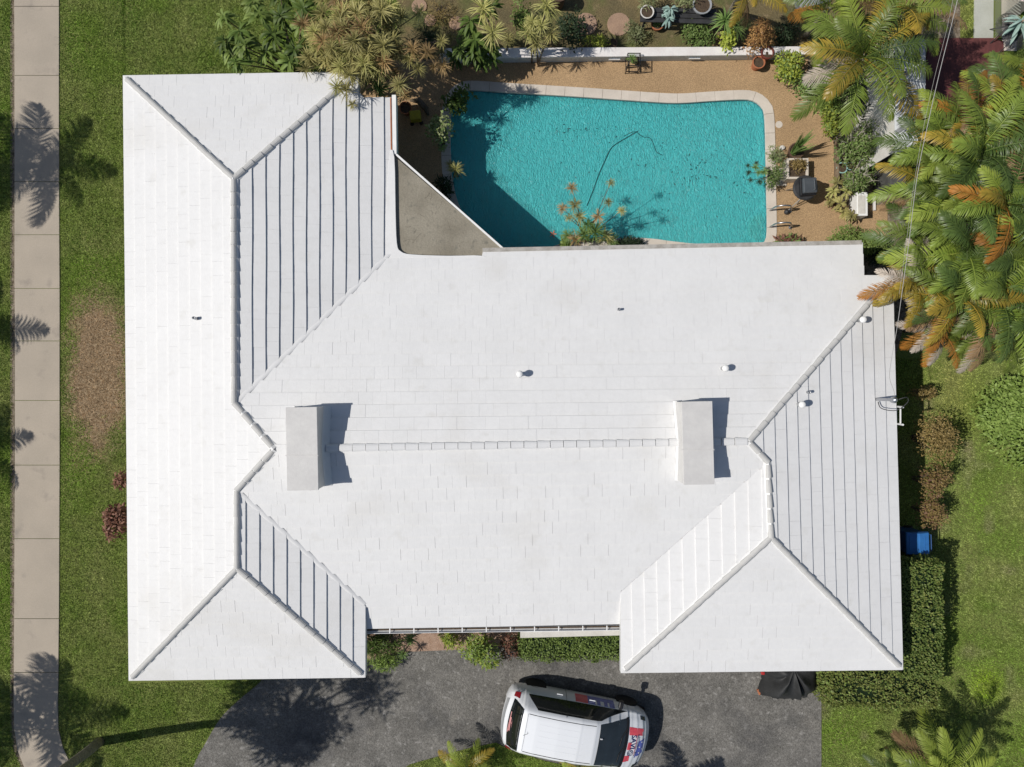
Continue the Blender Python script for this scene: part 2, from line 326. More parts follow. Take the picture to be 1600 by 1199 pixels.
tag(sheet('path_edge_soil', pxs([(16,-260),(23,-260),(23,1100),(22,1142),(28,1172),(39,1200),(33,1202),(21,1172),(16,1142)]), [], M['mulch'], .004), kind='structure')

# grass blades over the lawns
areas = [([(-60,-60),(19,-60),(19,1140),(24,1172),(36,1200),(60,1250),(-60,1260)], 'l'), ([(92.2,-60),(195,-60),(202,1068),(440,1062),(430,1052),(372,1093),(343,1120),(320,1160),(298,1210),(290,1260),(150,1260),(113,1197),(99,1168),(92.5,1140)], 'l'),
         ([(190,-60),(620,-60),(620,30),(560,116),(190,120)], 'l'), ([(1285,560),(1670,560),(1670,1270),(1283,1270)], 'r'), (isl_px[1:-1] + [(1000,1262),(600,1262)], 'i'), ([(1500,-50),(1522,-50),(1520,64),(1500,64)], 'n'), ([(1586,-50),(1670,-50),(1670,140),(1590,140)], 'n')]
def grass_mat():
    m, t, b, N, L = nodes('grass_blades'); at = N('ShaderNodeAttribute'); at.attribute_name = 'col'
    L(at.outputs['Color'], b.inputs['Base Color']); b.inputs['Roughness'].default_value = .6; b.inputs['Specular IOR Level'].default_value = .2
    tr = N('ShaderNodeBsdfTranslucent'); L(at.outputs['Color'], tr.inputs['Color']); ms = N('ShaderNodeMixShader'); ms.inputs[0].default_value = .3
    L(b.outputs[0], ms.inputs[1]); L(tr.outputs[0], ms.inputs[2]); L(ms.outputs[0], t.nodes['Material Output'].inputs[0]); return m
def make_grass():
    XS = []; YS = []; KS = []
    for poly, k in areas:
        a = np.array(poly, float); x0, y0 = a.min(0); x1, y1 = a.max(0); n = int((x1 - x0) * (y1 - y0) * .95)
        x = RNG.uniform(x0, x1, n); y = RNG.uniform(y0, y1, n); ok = in_poly(x, y, poly)
        XS.append(x[ok]); YS.append(y[ok]); KS.append(np.full(ok.sum(), {'l': 0, 'r': 1, 'i': 2, 'n': 1}[k]))
    px = np.concatenate(XS); py = np.concatenate(YS); k = np.concatenate(KS); n = len(px)
    X = (px - 800) / 55; Y = -(py - 599.5) / 55
    z0 = np.where(k == 2, .03, 0.0)
    big_ = vnoise(X * 1.1 + 9, Y * 1.1 + 9, 1); mid = vnoise(X * 3.3 + 30, Y * 3.3 + 30, 2); sm = vnoise(X * 11 + 50, Y * 11 + 50, 3); r = RNG.rand(n)
    g = np.clip(big_ * .55 + mid * .45 + (sm - .5) * .35, 0, 1)[:, None]
    dark = np.array([.165, .26, .045]); olive = np.array([.34, .37, .13]); bright = np.array([.22, .34, .05])
    c = dark * (1 - g) + olive * g
    br = np.clip(vnoise(X * .9 + 3, Y * .9 + 40, 5) * 2.2 - 1.1, 0, 1)[:, None]; c = c * (1 - br) + bright * br
    lime = np.exp(-(((px - 1540) / 22) ** 2 + ((py - 1072) / 24) ** 2))[:, None]; c = c * (1 - lime) + np.array([.42, .62, .03]) * lime
    bare = np.clip(vnoise(X * 1.7 + 20, Y * 1.7 + 12, 8) * 3 - 2.15, 0, 1)[:, None] * (k == 1)[:, None]; c = c * (1 - bare) + np.array([.33, .28, .19]) * bare
    ly = np.clip((px - 1420) / 60, 0, 1) * np.clip((720 - py) / 80, 0, 1) * (k == 1); ly = (1 - np.clip((px - 1500) / 50, 0, 1)) * ly; ly = ly[:, None] * .6
    c = c * (1 - ly) + np.array([.38, .36, .12]) * ly
    d = np.sqrt(((X - BR.x) / 1.02) ** 2 + ((Y - BR.y) / 2.55) ** 2) + .9 * (vnoise(X * 2.4 + 5, Y * 2.4 + 5, 9) * .6 + .2 + .2 * sm)
    m_ = (RNG.rand(n) < np.clip((1.66 - d) / .50, 0, 1))[:, None] * 1.0; drycol = np.array([.42, .31, .19]) * (.6 + .9 * r[:, None]); c = c * (1 - m_) + drycol * m_
    c = c * (.60 + .85 * RNG.rand(n)[:, None]) * (.74 + .66 * vnoise(X * 15 + 7, Y * 15 + 3, 12))[:, None]
    L = RNG.uniform(.025, .06, n) * np.where(m_[:, 0] > .5, .6, 1); W = RNG.uniform(.008, .016, n); az = RNG.uniform(0, 2 * np.pi, n); lean = RNG.uniform(.3, 1.3, n)
    dx = np.cos(az) * np.sin(lean) * L; dy = np.sin(az) * np.sin(lean) * L; dz = np.cos(lean) * L; a2 = RNG.uniform(0, 2 * np.pi, n); wx = np.cos(a2) * W; wy = np.sin(a2) * W
    V = np.empty((n, 3, 3)); V[:, 0] = np.stack([X - wx, Y - wy, z0], 1); V[:, 1] = np.stack([X + wx, Y + wy, z0], 1); V[:, 2] = np.stack([X + dx, Y + dy, z0 + dz], 1)
    me = npmesh('grass', V.reshape(-1, 3), np.arange(3 * n).reshape(-1, 3), grass_mat())
    at = me.attributes.new('col', 'FLOAT_COLOR', 'POINT'); cc = np.ones((n, 3, 4)); cc[:, :, :3] = c[:, None, :]; at.data.foreach_set('color', cc.ravel().astype(np.float32))
    tag(link('grass', me), 'short green lawn grass with olive and dry brown patches around the white roofed house', 'grass', kind='stuff')
def npmesh(name, V, F, m=None, tint=None, sm=False):
    me = bpy.data.meshes.new(name); V = np.asarray(V, np.float32); F = np.asarray(F, np.int32); k = F.shape[1]
    me.vertices.add(len(V)); me.vertices.foreach_set('co', V.ravel()); me.loops.add(F.size); me.loops.foreach_set('vertex_index', F.ravel())
    me.polygons.add(len(F)); me.polygons.foreach_set('loop_start', np.arange(0, F.size, k, dtype=np.int32)); me.polygons.foreach_set('loop_total', np.full(len(F), k, np.int32))
    if sm: me.polygons.foreach_set('use_smooth', np.ones(len(F), bool))
    me.update(calc_edges=True)
    if tint is not None:
        a = me.attributes.new('tint', 'FLOAT', 'POINT'); a.data.foreach_set('value', np.asarray(tint, np.float32))
    if m: me.materials.append(m)
    return me
make_grass()

# ------------------------------------------------------------------ pool
def pool_mats():
    m, t, b, N, L = nodes('pool_plaster'); tc = N('ShaderNodeTexCoord'); b.inputs['Roughness'].default_value = .8
    n1 = N('ShaderNodeTexNoise'); n1.inputs['Scale'].default_value = .7; n1.inputs['Detail'].default_value = 7; L(tc.outputs['Object'], n1.inputs['Vector'])
    r = N('ShaderNodeValToRGB'); r.color_ramp.elements[0].position = .3; r.color_ramp.elements[1].position = .7
    r.color_ramp.elements[0].color = (.50, .78, .78, 1); r.color_ramp.elements[1].color = (.62, .88, .86, 1); L(n1.outputs[0], r.inputs[0])
    n2 = N('ShaderNodeTexNoise'); n2.inputs['Scale'].default_value = 7; n2.inputs['Detail'].default_value = 6; n2.inputs['Distortion'].default_value = 1.2; L(tc.outputs['Object'], n2.inputs['Vector'])
    mr = N('ShaderNodeMapRange'); mr.inputs[1].default_value = .3; mr.inputs[2].default_value = .7; mr.inputs[3].default_value = .85; mr.inputs[4].default_value = 1.1; L(n2.outputs[0], mr.inputs[0])
    mx = N('ShaderNodeMix'); mx.data_type = 'RGBA'; mx.blend_type = 'MULTIPLY'; mx.inputs[0].default_value = 1; L(r.outputs[0], mx.inputs[6]); L(mr.outputs[0], mx.inputs[7]); L(mx.outputs[2], b.inputs['Base Color'])
    M['poolfloor'] = m
    m, t, b, N, L = nodes('pool_water'); t.nodes.remove(b); tc = N('ShaderNodeTexCoord')
    tr = N('ShaderNodeBsdfTransparent'); tr.inputs[0].default_value = (.40, .88, .90, 1)
    df = N('ShaderNodeBsdfDiffuse'); df.inputs[0].default_value = (.125, .70, .72, 1)
    gl = N('ShaderNodeBsdfGlossy'); gl.inputs['Roughness'].default_value = .12
    mp = N('ShaderNodeMapping'); mp.inputs['Scale'].default_value = (1, .45, 1); mp.inputs['Rotation'].default_value = (0, 0, .35); L(tc.outputs['Object'], mp.inputs[0])
    w1 = N('ShaderNodeTexNoise'); w1.inputs['Scale'].default_value = 15; w1.inputs['Detail'].default_value = 4; w1.inputs['Distortion'].default_value = 1.8; L(mp.outputs[0], w1.inputs['Vector'])
    bp = N('ShaderNodeBump'); bp.inputs['Strength'].default_value = 1.0; bp.inputs['Distance'].default_value = .095; L(w1.outputs[0], bp.inputs['Height'])
    L(bp.outputs[0], df.inputs['Normal']); L(bp.outputs[0], gl.inputs['Normal'])
    m1 = N('ShaderNodeMixShader'); m1.inputs[0].default_value = .48; L(tr.outputs[0], m1.inputs[1]); L(df.outputs[0], m1.inputs[2])
    fr = N('ShaderNodeFresnel'); fr.inputs[0].default_value = 1.33; L(bp.outputs[0], fr.inputs['Normal'])
    m2 = N('ShaderNodeMixShader'); L(fr.outputs[0], m2.inputs[0]); L(m1.outputs[0], m2.inputs[1]); L(gl.outputs[0], m2.inputs[2]); L(m2.outputs[0], t.nodes['Material Output'].inputs[0])
    M['water'] = m
pool_mats()
M['tileband'] = mat('waterline_tile', (.02, .07, .16), (.03, .10, .20), 30, 2, .3)
pool = empty('swimming_pool', P(950, 270, 0)); tag(pool, kind='structure')
off = -pool.location
n = len(POOLW); ZF = -.42
inner = offset(POOLW, .03)
mb = MB(); vs = [(p.x, p.y, .0) for p in inner] + [(p.x, p.y, ZF) for p in inner]
a_ = sum(inner[i].x * inner[(i + 1) % n].y - inner[(i + 1) % n].x * inner[i].y for i in range(n))
fs = [((i + 1) % n, i, n + i, n + (i + 1) % n) if a_ > 0 else (i, (i + 1) % n, n + (i + 1) % n, n + i) for i in range(n)]
mb.add(vs, fs).build('pool_wall', M['poolfloor'], pool, off)
o = sheet('pool_floor', [tuple(p) for p in offset(POOLW, .06)], [], M['poolfloor'], ZF, 0, pool); o.location = off
band = offset(POOLW, .022); vs = [(p.x, p.y, .03) for p in band] + [(p.x, p.y, -.16) for p in band]
MB().add(vs, fs).build('waterline_tiles', M['tileband'], pool, off)
o = sheet('pool_water', [tuple(p) for p in offset(POOLW, .018)], [], M['water'], -.07); tag(o, kind='structure')
# coping, stone by stone
d = [0]
for i in range(n): d.append(d[-1] + (POOLW[(i + 1) % n] - POOLW[i]).length)
def at_len(s, ring):
    s %= d[-1]
    for i in range(n):
        if d[i + 1] >= s:
            t = (s - d[i]) / max(d[i + 1] - d[i], 1e-6); return ring[i].lerp(ring[(i + 1) % n], t)
ns = round(d[-1] / .535); st = d[-1] / ns; inn = offset(POOLW, -.0)
for k in range(ns):
    ss = [k * st + .003 + (st - .006) * j / 4 for j in range(5)]
    ring = [at_len(s, inn) for s in ss] + [at_len(s, COPO) for s in ss][::-1]
    MB().prism([tuple(v) for v in ring], -.02, .05 + random.uniform(-.002, .002)).build('coping_stone', M['coping'], pool, off, bevel=.006)
# steps under water in the south-west corner, seat ledge by the ladder rails, drain
for k, (rr, zz) in enumerate(((3.1, -.34), (2.5, -.27), (1.9, -.20))):
    c = P(800, 415, zz); pts = [(c.x + math.cos(a) * rr * .55, c.y + math.sin(a) * rr * .42) for a in [math.pi * j / 16 for j in range(17)]]
    MB().prism(pts, ZF, zz).build('step', M['poolfloor'], pool, off)
c = P(1194, 352, 0)
MB().prism([(c.x + math.cos(a) * .33, c.y + math.sin(a) * .36) for a in [math.pi / 2 + math.pi * j / 12 for j in range(13)]], ZF, -.16).build('ledge', mat('ledge_plaster', (.70, .66, .52), None, rough=.8), pool, off)
MB().lathe([(.0, .03), (.09, .03), (.11, .0)], P(1069, 302, ZF), 16).build('floor_drain', M['potwhite'], pool, off)
tag(MB().lathe([(.10, 0), (.10, .012), (.0, .014)], tuple(P(1217, 195, .03)), 20).build('skimmer_lid', M['coping']), 'small round cream skimmer lid set in the pebble deck near the pool corner', 'lid')

# ------------------------------------------------------------------ the house
PL = {'W': (.2321, .0020, 4.8044), 'NW': (.0044, -.2443, 4.4950), 'E1': (-.2388, 0, 1.7154), 'N': (.0021, -.2285, 3.1856), 'S': (-.0053, .2361, 3.8522),
      'E2': (-.2404, -.0001, 1.7287), 'SW': (-.0033, .2363, 4.2967), 'W3': (.2293, .0047, 2.0201), 'SE': (-.0026, .2283, 4.2331), 'E': (-.2286, -.0062, 4.7556)}
def on(name, px, py):
    a, b, c = PL[name]; u = (px - 800) / FPX; v = -(py - 599.5) / FPX; z = (c + (a * u + b * v) * CAMH) / (1 + a * u + b * v); return P(px, py, z)
FACES = {'W': [(192,118),(365,279),(366,630),(428,702),(370,766),(370,888),(201,1064)], 'NW': [(192,118),(560,112),(365,279)],
         'E1': [(560,112),(560,152),(612,152),(613,392),(366,630),(365,279)], 'N': [(366,630),(613,392),(622,399),(753,400),(755,390),(1348,379),(1351,430),(1395,430),(1170,690),(428,702)],
         'S': [(428,702),(1170,690),(1200,722),(970,925),(972,976),(560,983),(560,937),(370,766)], 'E2': [(370,766),(571,947),(571,1059),(370,888)],
         'SW': [(370,888),(571,1059),(201,1064)], 'W3': [(1200,722),(1205,840),(970,1052),(970,925)], 'SE': [(1205,840),(1411,1047),(970,1052)],
         'E': [(1170,690),(1395,430),(1411,1047),(1205,840),(1200,722)]}
house = empty('house', (0, 0, 0), 0, 'white painted tile-roofed house filling the middle of the photo, two chimneys on its ridge', 'house')
# walls under the eaves
fp = pxs([(224,146),(532,141),(532,180),(588,180),(590,425),(760,425),(762,418),(1320,410),(1322,456),(1368,456),(1383,1020),(1000,1024),(1000,948),(542,952),(542,1032),(232,1036)], 2.4)
fp2 = [tuple(v.xy) for v in fp]
wallmb = MB(); nn = len(fp2)
inn_ = [tuple(v) for v in offset([Vector(p) for p in fp2], -.18)]
aw = sum(fp2[i][0] * fp2[(i + 1) % nn][1] - fp2[(i + 1) % nn][0] * fp2[i][1] for i in range(nn)); flip = aw < 0
for ring, s in ((fp2, 1), (inn_, -1)):
    vs = [(x, y, -.05) for x, y in ring] + [(x, y, 2.42) for x, y in ring]
    wallmb.add(vs, [((i, (i + 1) % nn, nn + (i + 1) % nn, nn + i) if (s > 0) != flip else ((i + 1) % nn, i, nn + i, nn + (i + 1) % nn)) for i in range(nn)])
wallmb.build('wall', M['wall'], house)
# windows and doors on the walls (seen only from a step to the side)
def window(c, w_, h_, rz):
    fr = MB(); fr.box((0, 0, h_ / 2 + .04), (w_ + .12, .05, .07)); fr.box((0, 0, -h_ / 2 - .04), (w_ + .12, .05, .07)); fr.box((-w_ / 2 - .025, 0, 0), (.07, .05, h_)); fr.box((w_ / 2 + .025, 0, 0), (.07, .05, h_)); fr.box((0, .004, 0), (.04, .04, h_))
    o = fr.build('window', M['frame'], house, c, rot=(0, 0, rz)); MB().box((0, -.01, 0), (w_ - .02, .012, h_ - .02)).build('pane', M['glass'], o)
for (a, b, t, w_, h_, zz) in ((0, 1, .5, 1.6, 1.1, 1.5), (6, 7, .25, 2.4, 2.0, 1.05), (6, 7, .65, 2.4, 2.0, 1.05), (9, 10, .3, 1.2, 1.0, 1.5), (9, 10, .7, 1.2, 1.0, 1.5), (12, 13, .3, 1.8, 1.1, 1.5), (14, 15, .5, 2.2, 1.2, 1.4), (15, 0, .3, 1.4, 1.1, 1.5), (15, 0, .7, 1.4, 1.1, 1.5)):
    A, B = Vector(fp2[a]), Vector(fp2[b]); q = A.lerp(B, t); dd = (B - A).normalized(); nrm = Vector((dd.y, -dd.x)) * (1 if not flip else -1); q += nrm * .02
    window((q.x, q.y, zz), w_, h_, math.atan2(dd.y, dd.x))
A, B = Vector(fp2[10]), Vector(fp2[11]); q = A.lerp(B, .52); gd = MB(); gd.box((0, 0, 1.07), (4.8, .05, 2.14))
for k in range(4): gd.box((0, -.03, .28 + k * .53), (4.7, .02, .48))
gd.build('garage_door', M['white'], house, (q.x, q.y - .02, 0))
A, B = Vector(fp2[12]), Vector(fp2[13]); q = A.lerp(B, .62)
o = MB().box((0, 0, 1.03), (.95, .05, 2.06)).build('front_door', M['maroon'], house, (q.x, q.y - .02, 0)); MB().lathe([(.0, 0), (.03, .01), (.035, .04), (0, .06)], (.36, -.08, 1.0), 8).build('handle', M['metal'], o)
# roof slabs
slab = MB()
for nme, poly in FACES.items():
    top = [on(nme, *p) - Vector((0, 0, .035)) for p in poly]; bot = [v - Vector((0, 0, .16)) for v in top]; m_ = len(top)
    # order so the face looks up
    ar = sum(top[i].x * top[(i + 1) % m_].y - top[(i + 1) % m_].x * top[i].y for i in range(m_))
    if ar < 0: top = top[::-1]; bot = bot[::-1]
    slab.add(top + bot, [tuple(range(m_)), tuple(range(m_, 2 * m_))[::-1]] + [(i, m_ + i, m_ + (i + 1) % m_, (i + 1) % m_) for i in range(m_)])
roof = slab.build('roof', M['deckroof'], house)
# tiles: flat concrete tiles in courses, each clipped to its roof face
def clip(poly, p, n_):
    out = []; m_ = len(poly)
    for i in range(m_):
        a, b = poly[i], poly[(i + 1) % m_]; da = (a - p).dot(n_); db = (b - p).dot(n_)
        if da >= 0: out.append(a)
        if (da >= 0) != (db >= 0): out.append(a + (b - a) * (da / (da - db)))
    return out
TILES = []
def tile_face(nme):
    a, b, c = PL[nme]; g = Vector((a, b)).normalized(); s = Vector((-g.y, g.x)); pitch = math.hypot(a, b)
    poly = [on(nme, *p).xy for p in FACES[nme]]
    ref = {'E1': on('E1', 560, 130).xy, 'N': on('N', 1348, 379).xy, 'S': on('S', 970, 975).xy}.get(nme) or min(poly, key=lambda v: v.dot(g))
    us = [(v - ref).dot(g) for v in poly]; ss = [(v - ref).dot(s) for v in poly]
    EX, TW = .300, .335; u0 = math.floor(min(us) / EX) - 1; u1 = math.ceil(max(us) / EX) + 1; r = random.Random(nme)
    for k in range(u0, u1):
        sh = (TW / 2 if k % 2 else 0) + r.uniform(-.02, .02); s0 = math.floor(min(ss) / TW) - 1; s1 = math.ceil(max(ss) / TW) + 1
        band = clip(clip(poly, ref + g * (k * EX), g), ref + g * ((k + 1) * EX), -g)
        if len(band) < 3: continue
        for j in range(s0, s1):
            gap = r.choice((.0005, .0008, .001, .001, .0015, .0045)) if nme in ('S', 'SW', 'SE') else r.choice((.0005, .001, .001, .002))
            A_ = ref + s * (j * TW + sh + gap); B_ = ref + s * ((j + 1) * TW + sh)
            q = clip(clip(band, A_, s), B_, -s); q = [v for i, v in enumerate(q) if (v - q[i - 1]).length > 1e-4]
            if len(q) < 3: continue
            ar = sum(q[i].x * q[(i + 1) % len(q)].y - q[(i + 1) % len(q)].x * q[i].y for i in range(len(q))) / 2
            if abs(ar) < .002: continue
            if ar < 0: q = q[::-1]
            jit = r.uniform(-.0018, .0018); th = .032 if nme in ('E1', 'E2') else .034 if nme == 'E' else .028; tl = r.uniform(-.003, .003); cm = sum((v - ref).dot(s) for v in q) / len(q)
            top = []; bot = []
            for v in q:
                f_ = min(max(((v - ref).dot(g) - k * EX) / EX, 0), 1)
                wob = .006 * math.sin(((v - ref).dot(s)) * 1.7 + k) * (nme == 'E1')
                z = a * v.x + b * v.y + c - .030; top.append((v.x - g.x * wob, v.y - g.y * wob, z + .006 + th * (1 - f_) + jit + tl * ((v - ref).dot(s) - cm) / TW)); bot.append((v.x - g.x * wob, v.y - g.y * wob, z - .01))
            n_ = len(q); TILES.append((abs(ar), nme, top + bot, [tuple(range(n_))] + [(i, n_ + i, n_ + (i + 1) % n_, (i + 1) % n_) for i in range(n_)]))
for nme in FACES: tile_face(nme)
cut = [t for t in TILES if t[1] == 'S' and t[0] > .09][:230] + [t for t in TILES if t[1] == 'W3' and t[0] > .09][:70]
ids = set(id(t) for t in cut); rest = MB()
for t in TILES:
    if id(t) in ids:
        me = bpy.data.meshes.new('tile'); me.from_pydata(t[2], [], t[3]); me.materials.append(M['roof']); link('tile', me, roof)
    else: rest.add(t[2], t[3])
tag(rest.build('tiles', M['roof'], roof), kind='stuff')
# hip and ridge caps
def cap_mesh(w_, h_, L_):
    mb = MB(); pr = [(-w_, -.05), (-w_ * .93, h_ * .28), (-w_ * .5, h_ * .85), (0, h_), (w_ * .5, h_ * .85), (w_ * .93, h_ * .28), (w_, -.05)]; m_ = len(pr)
    vs = [(0, y, z + .018) for y, z in pr] + [(L_, y * .90, z * .92) for y, z in pr]
    return mb.add(vs, [(i + 1, i, m_ + i, m_ + i + 1) for i in range(m_ - 1)] + [tuple(range(m_)), tuple(range(m_, 2 * m_))[::-1]]).mesh('ridge_cap', M['cap'])
CAPM = cap_mesh(.070, .044, .302); CAPS = cap_mesh(.095, .032, .290)
HIPS = [('W',(192,118),'W',(365,279)), ('E1',(558,114),'E1',(365,279)), ('W',(366,630),'W',(365,279)), ('W',(366,630),'N',(428,702)), ('W',(370,766),'S',(428,702)),
        ('W',(370,888),'W',(370,766)), ('SW',(201,1064),'SW',(370,888)), ('SW',(571,1059),'SW',(370,888)), ('E',(1395,430),'E',(1170,690)), ('E',(1200,722),'E',(1170,690)),
        ('E',(1205,840),'E',(1200,722)), ('SE',(970,1052),'SE',(1205,840)), ('SE',(1411,1047),'SE',(1205,840)), ('S',(428,702),'S',(1170,690))]
for k, (n0, p0, n1, p1) in enumerate(HIPS):
    A = on(n0, *p0); B = on(n1, *p1); dd = B - A; L_ = dd.length; cnt = max(1, int(L_ / .305)); d_ = dd.normalized()
    y = Vector((0, 0, 1)).cross(d_).normalized(); z = d_.cross(y)
    me = CAPS if k == 13 else CAPM; st0 = .17 if k in (0, 1, 6, 7, 8, 11, 12) else .0
    for i in range(cnt):
        p = A + d_ * (st0 + i * (L_ - st0 - .02) / cnt); R = Matrix((d_, y, z)).transposed().to_euler(); R.z += random.uniform(-.02, .02)
        if k == 13 and (p.x + .3 < -5.0 or -4.95 < p.x + .3 < -4.2 or 3.85 < p.x < 4.5): continue
        o = link('ridge_cap', me, roof, p + z * .004, R)
        if k == 13: o.material_slots[0].link = 'OBJECT'; o.material_slots[0].material = M['roof']
# mortar bed beside each cap line
for k, (n0, p0, n1, p1) in enumerate(HIPS[:-1]):
    A = on(n0, *p0); B = on(n1, *p1); d_ = (B - A).normalized(); A = A + d_ * .12; y = Vector((0, 0, 1)).cross(d_).normalized(); mort = MB()
    mort.add([A - y * .100 - Vector((0, 0, .03)), B - y * .100 - Vector((0, 0, .03)), B + Vector((0, 0, .045)), A + Vector((0, 0, .045)), A + y * .100 - Vector((0, 0, .03)), B + y * .100 - Vector((0, 0, .03))], [(0, 1, 2, 3), (3, 2, 5, 4)]).build('cap_mortar', M['roof'], roof)
# paint-filled valleys
for n0, n1, p0, p1 in (('E1', 'N', (366, 632), (612, 394)), ('E2', 'S', (371, 768), (570, 945))):
    A = on(n0, *p0); B = on(n0, *p1); d_ = (B - A).normalized(); yv = Vector((0, 0, 1)).cross(d_).normalized(); vm = MB(); K_ = 24
    zq = lambda v: max(PL[n0][0] * v.x + PL[n0][1] * v.y + PL[n0][2], PL[n1][0] * v.x + PL[n1][1] * v.y + PL[n1][2])
    vs = []
    for k in range(K_ + 1):
        c = A.lerp(B, k / K_)
        for w_, hh_ in ((-.06, -.012), (-.035, .004), (0, .006), (.035, .004), (.06, -.012)): q = c + yv * w_; vs.append((q.x, q.y, zq(q) + hh_ + random.uniform(-.002, .002)))
    vm.add(vs, [(k * 5 + j, k * 5 + j + 1, k * 5 + j + 6, k * 5 + j + 5) for k in range(K_) for j in range(4)]).build('valley_coating', M['roof'], roof, sm=True)
# flat roof corner over the patio, with its pale rim, and the low kerb beside the porch slope
zf = 2.36
fl = catmull([(616,244),(617,262),(619,330),(621,385),(632,396),(700,399),(755,399)], 4, closed=False); flp = [P(p.x, p.y, zf) for p in fl] + pxs([(785,389)], zf)
flat = MB().prism([tuple(v.xy) for v in flp], zf - .16, zf).build('flat_roof', M['flat'], house)
def rail(pts, wd, z0, z1, name, mt, par=None, closed=False):
    mb = MB(); v = [Vector(p).xy for p in pts]
    for i in range(len(v) - 1):
        t = (v[i + 1] - v[i]).normalized(); nr = Vector((-t.y, t.x)) * wd / 2
        a = z0 if not hasattr(z0, '__len__') else z0[i]; mb.prism([tuple(v[i] + nr), tuple(v[i] - nr), tuple(v[i + 1] - nr), tuple(v[i + 1] + nr)], a, z1)
    return mb.build(name, mt, par or house)
rail(pxs([(617,240),(786,389)], zf), .045, zf - .2, zf + .035, 'roof_rim', M['white'])
rail(pxs([(616,150),(617,242)], zf), .10, zf - .2, zf + .06, 'porch_kerb', M['white'])
rail(pxs([(610.5,153),(612,262)], zf + .06), .03, zf - .1, zf + .075, 'porch_gutter', M['terra'])
mb = MB()   # worn coping band where the main roof drops to the flat corner
rail(pxs([(754,391),(1000,386),(1346,379)], 2.42), .10, 2.28, 2.44, 'eave_edge', M['grime'])
MB().prism([tuple(v.xy) for v in [P(q.x, q.y, 2.44) for q in catmull([(608,250),(616,246),(618,330),(620,380),(626,393),(644,398),(700,400),(755,400),(755,410),(690,412),(618,412),(602,404)], 3)]], 2.2, 2.452).build('roof_rim', M['roof'], house)
lit = MB(); r = random.Random(12)
for k in range(18):
    x, y = r.uniform(622, 720), r.uniform(285, 385)
    if y < 245 + (x - 617) * .86 + 8: continue
    c = P(x, y, zf + .012); a = r.uniform(0, 3.14); l_ = r.uniform(.03, .16); d_ = Vector((math.cos(a), math.sin(a), 0)) * l_; e_ = Vector((r.uniform(-.03, .03), r.uniform(-.03, .03), .004))
    lit.tube([c - d_, c + e_, c + d_], r.uniform(.001, .002), 3)
tag(lit.build('twigs', M['bark'], house), kind='stuff')
# gutter along the front eave
gA, gB = on('S', 571, 983), on('S', 971, 977.5); mb = MB(); t = (gB - gA).normalized(); nr = Vector((t.y, -t.x, 0)).normalized()
prof = [(0, .02), (0, -.10), (.02, -.12), (.10, -.12), (.125, -.08), (.13, .01), (.12, .01), (.11, -.08), (.09, -.105), (.025, -.105), (.012, -.09), (.012, .02)]
mb.add([gA + nr * a + Vector((0, 0, b - .03)) for a, b in prof] + [gB + nr * a + Vector((0, 0, b - .03)) for a, b in prof], [(i, i + 1, len(prof) + i + 1, len(prof) + i) for i in range(len(prof) - 1)])
gut = mb.build('gutter', M['white'], house)
MB().add([gA + nr * .022 + Vector((0, 0, -.128)), gA + nr * .092 + Vector((0, 0, -.128)), gB + nr * .092 + Vector((0, 0, -.128)), gB + nr * .022 + Vector((0, 0, -.128))], [(0, 1, 2, 3)]).build('gutter_shade_strip', M['potsoil'], gut)  # dark debris-coloured strip, painting in shade along the inside of the gutter
L_ = (gB - gA).length
for k in range(1, 11):
    q = gA + t * (L_ * k / 10.6); MB().box((q.x + nr.x * .065, q.y + nr.y * .065, q.z - .02), (.025, .13, .01)).build('gutter_strap', M['white'], gut)
# fascia boards a little proud of the slabs
# window ledge / planter wall at the front
q0, q1 = P(813, 983, .85), P(972, 980, .85)
MB().prism([tuple(v.xy) for v in (P(813,980,.85), P(972,976,.85), P(972,993,.85), P(813,997,.85))], 0, .85).build('front_ledge', M['wall'], house)
MB().prism([tuple(v.xy) for v in (P(822,987,1.0), P(972,983,1.0), P(972,985.5,1.0), P(822,989.5,1.0))], .853, .93).build('ledge_rail', M['white'], house)
MB().prism([tuple(v.xy) for v in (P(813,983,.95), P(822,983,.95), P(822,987,.95), P(813,987,.95))], .853, .93).build('ledge_rail', M['white'], house)
# chimneys
def chimney(px0, px1, pyt, pyb, ztop, shear):
    A, B, C, D = P(px0, pyt, ztop), P(px1, pyt - 1, ztop), P(px1 + shear, pyb - 1, ztop), P(px0 + shear, pyb, ztop)
    ch = MB(); base = [tuple(v.xy) for v in (A, B, C, D)]; cen = sum((v for v in (A, B, C, D)), Vector()) / 4
    inset = [(cen.x + (x - cen.x) * .97, cen.y + (y - cen.y) * .985) for x, y in base]
    ch.prism(inset, 2.9, ztop - .05); o = ch.build('chimney', M['roof_side'], roof)
    MB().prism(base, ztop - .05, ztop).build('chimney_cap', M['roof_side'], house, bevel=.006)
    MB().box((cen.x, cen.y - .15, ztop + .004), (.74, .02, .012)).build('chimney_seam', M['roof_side'], house)
    return base, cen
cb1, cc1 = chimney(446, 495, 637, 767, 4.01, 2.5)
cb2, cc2 = chimney(1065, 1113, 628, 758, 3.99, 3.5)
